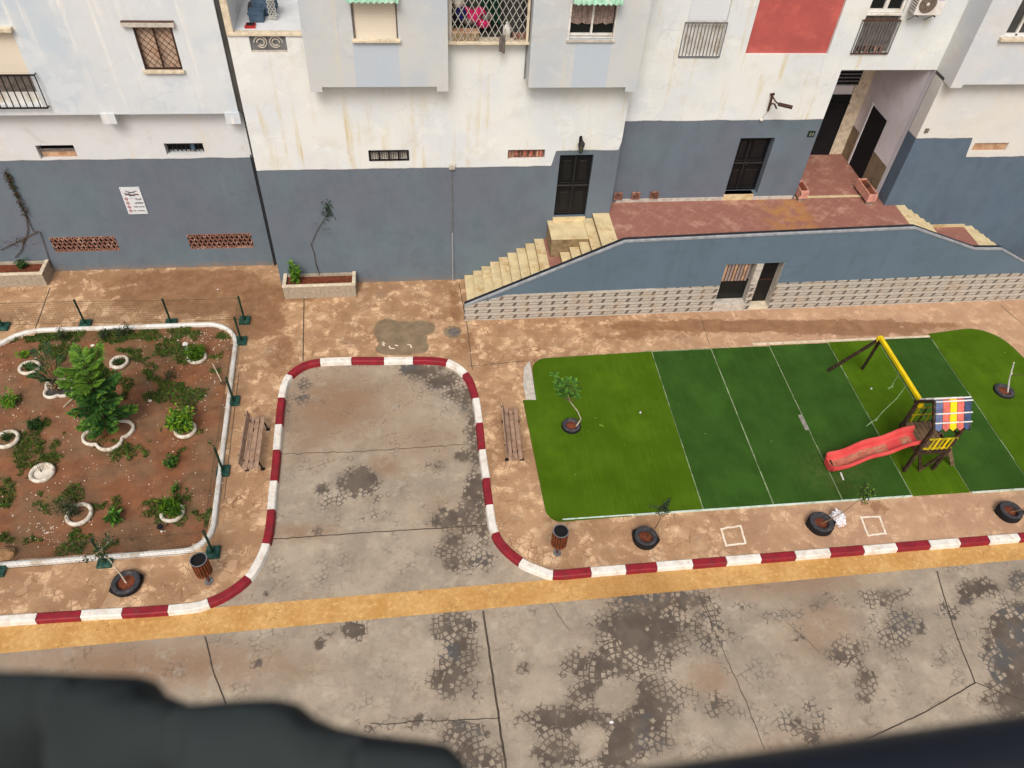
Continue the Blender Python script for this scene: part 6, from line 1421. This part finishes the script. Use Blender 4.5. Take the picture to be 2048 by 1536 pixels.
# swing frame
ap = Vector((12.84, 14.42, ZB)); be = Vector((12.86, ty1 + .03, ZB + .02))
mb = MB(); mb.bar(ap + Vector((0, .06, .02)), be, .1, .1, 'yellow'); mb.build('swing_beam', t, bevel=.01)
mb = MB(); mb.box(be.x - .06, be.x + .06, be.y - .12, be.y + .02, ZB - .12, ZB + .02, 'yellow'); mb.box(ap.x - .09, ap.x + .09, ap.y - .02, ap.y + .06, ZB - .1, ZB + .04, 'yellow'); mb.build('beam_bracket', t)
for f_ in ((12.16, 14.95), (13.28, 14.97)): mb = MB(); mb.bar((f_[0], f_[1], gz), (ap.x + (f_[0] - ap.x) * .04, ap.y, ZB - .02), .085, .085, 'timber'); mb.build('swing_leg', t, bevel=.008)
for f, z1, sw in ((.52, 1.2, .06), (.72, .35, -.28)):
    p = ap.lerp(be, f); q = [p + Vector((0, 0, -.05)), p + Vector((sw * .3, -.03, (z1 - ZB) * .4)), p + Vector((sw * .7, .03, (z1 - ZB) * .8)), Vector((p.x + sw, p.y, z1)), Vector((p.x + sw - .14, p.y - .05, z1 - .03)), Vector((p.x + sw - .3, p.y - .12, z1 - .12))]
    mb = MB(); mb.tube(q if f > .6 else q[:5], .012, 'rope', 6); mb.blob(q[3], .035, 'rope', 1, .2); mb.build('rope', t)

# ---------------------------------------------------------------- camera side: balcony handrail and the cloth hung over it
a, b = D(2120, 1534, .40), D(-200, 1856, .40)
mb = MB(); up = Vector((0, 0, 1)); d = (b - a).normalized(); a2 = a - d * .4; b2 = b + d * .2
n_ = 12
sec = []
for p in (a2, b2):
    r = d.cross(up).normalized(); u_ = r.cross(d)
    if u_.z < 0: u_ = -u_
    sec.append([p - u_ * .028 + r * .028 * math.cos(k * 2 * math.pi / n_) * 1.25 + u_ * .026 * math.sin(k * 2 * math.pi / n_) for k in range(n_)])
mb.add(sec[0] + sec[1], [(k, (k + 1) % n_, n_ + (k + 1) % n_, n_ + k) for k in range(n_)] + [tuple(range(n_)), tuple(range(2 * n_ - 1, n_ - 1, -1))], 'rail')
t = thing('balcony_rail', 'dark out of focus handrail across the lower right corner', 'handrail', a); t['_o'] = tuple(a)
mb.build('handrail', t, smooth=True); mb = MB()
for k in range(7): p = a2.lerp(b2, (k + .5) / 7); mb.tube([p - up * .05, p - up * .9], .009, 'rail', 8)
mb.build('baluster', t)
sil = [(-268, 1365), (-128, 1363), (-8, 1365), (112, 1371), (197, 1373), (232, 1383), (254, 1413), (314, 1437), (364, 1433), (424, 1428), (504, 1425), (554, 1435), (589, 1465), (644, 1489), (724, 1505), (814, 1515), (889, 1525), (916, 1555), (949, 1665)]
mb = MB(); S_ = []
for (p, q) in zip(sil, sil[1:]):
    for k in range(5): S_.append((p[0] + (q[0] - p[0]) * k / 5, p[1] + (q[1] - p[1]) * k / 5))
S_.append(sil[-1]); rows = 16; vs = []
for j in range(rows):
    for i, (px, py) in enumerate(S_):
        f = j / (rows - 1); fold = .035 * math.sin(px * .021 + .4) + .02 * math.sin(px * .047 + 1) - .05 * math.exp(-((px - 235) / 28) ** 2) - .05 * math.exp(-((px - 440) / 30) ** 2)
        top_ = D(px, py, .42)
        back = Vector((0, -.10, 0)) * 1.0
        # cloth rises over a rounded top then falls towards the camera side
        if f < .2: g_ = f / .2; q = top_ + Vector((0, .02 * (1 - g_) ** 2, -.05 * (1 - g_) ** 2))
        else: g_ = (f - .2) / .8; q = top_ + Vector((fold * .3, -.05 * g_ ** .5 + fold * g_ * 1.5, -.30 * g_ ** 1.2))
        vs.append(q)
m_ = len(S_); mb.add(vs, [(j * m_ + i, j * m_ + i + 1, (j + 1) * m_ + i + 1, (j + 1) * m_ + i) for j in range(rows - 1) for i in range(m_ - 1)], 'cloth')
o = mb.build('hanging_cloth', smooth=True); so_ = o.modifiers.new('thickness', 'SOLIDIFY'); so_.thickness = .006
tag(o, 'dark green black cloth bunched over the balcony rail at lower left', 'cloth')
for o in bpy.data.objects:
    if '_o' in o: del o['_o']
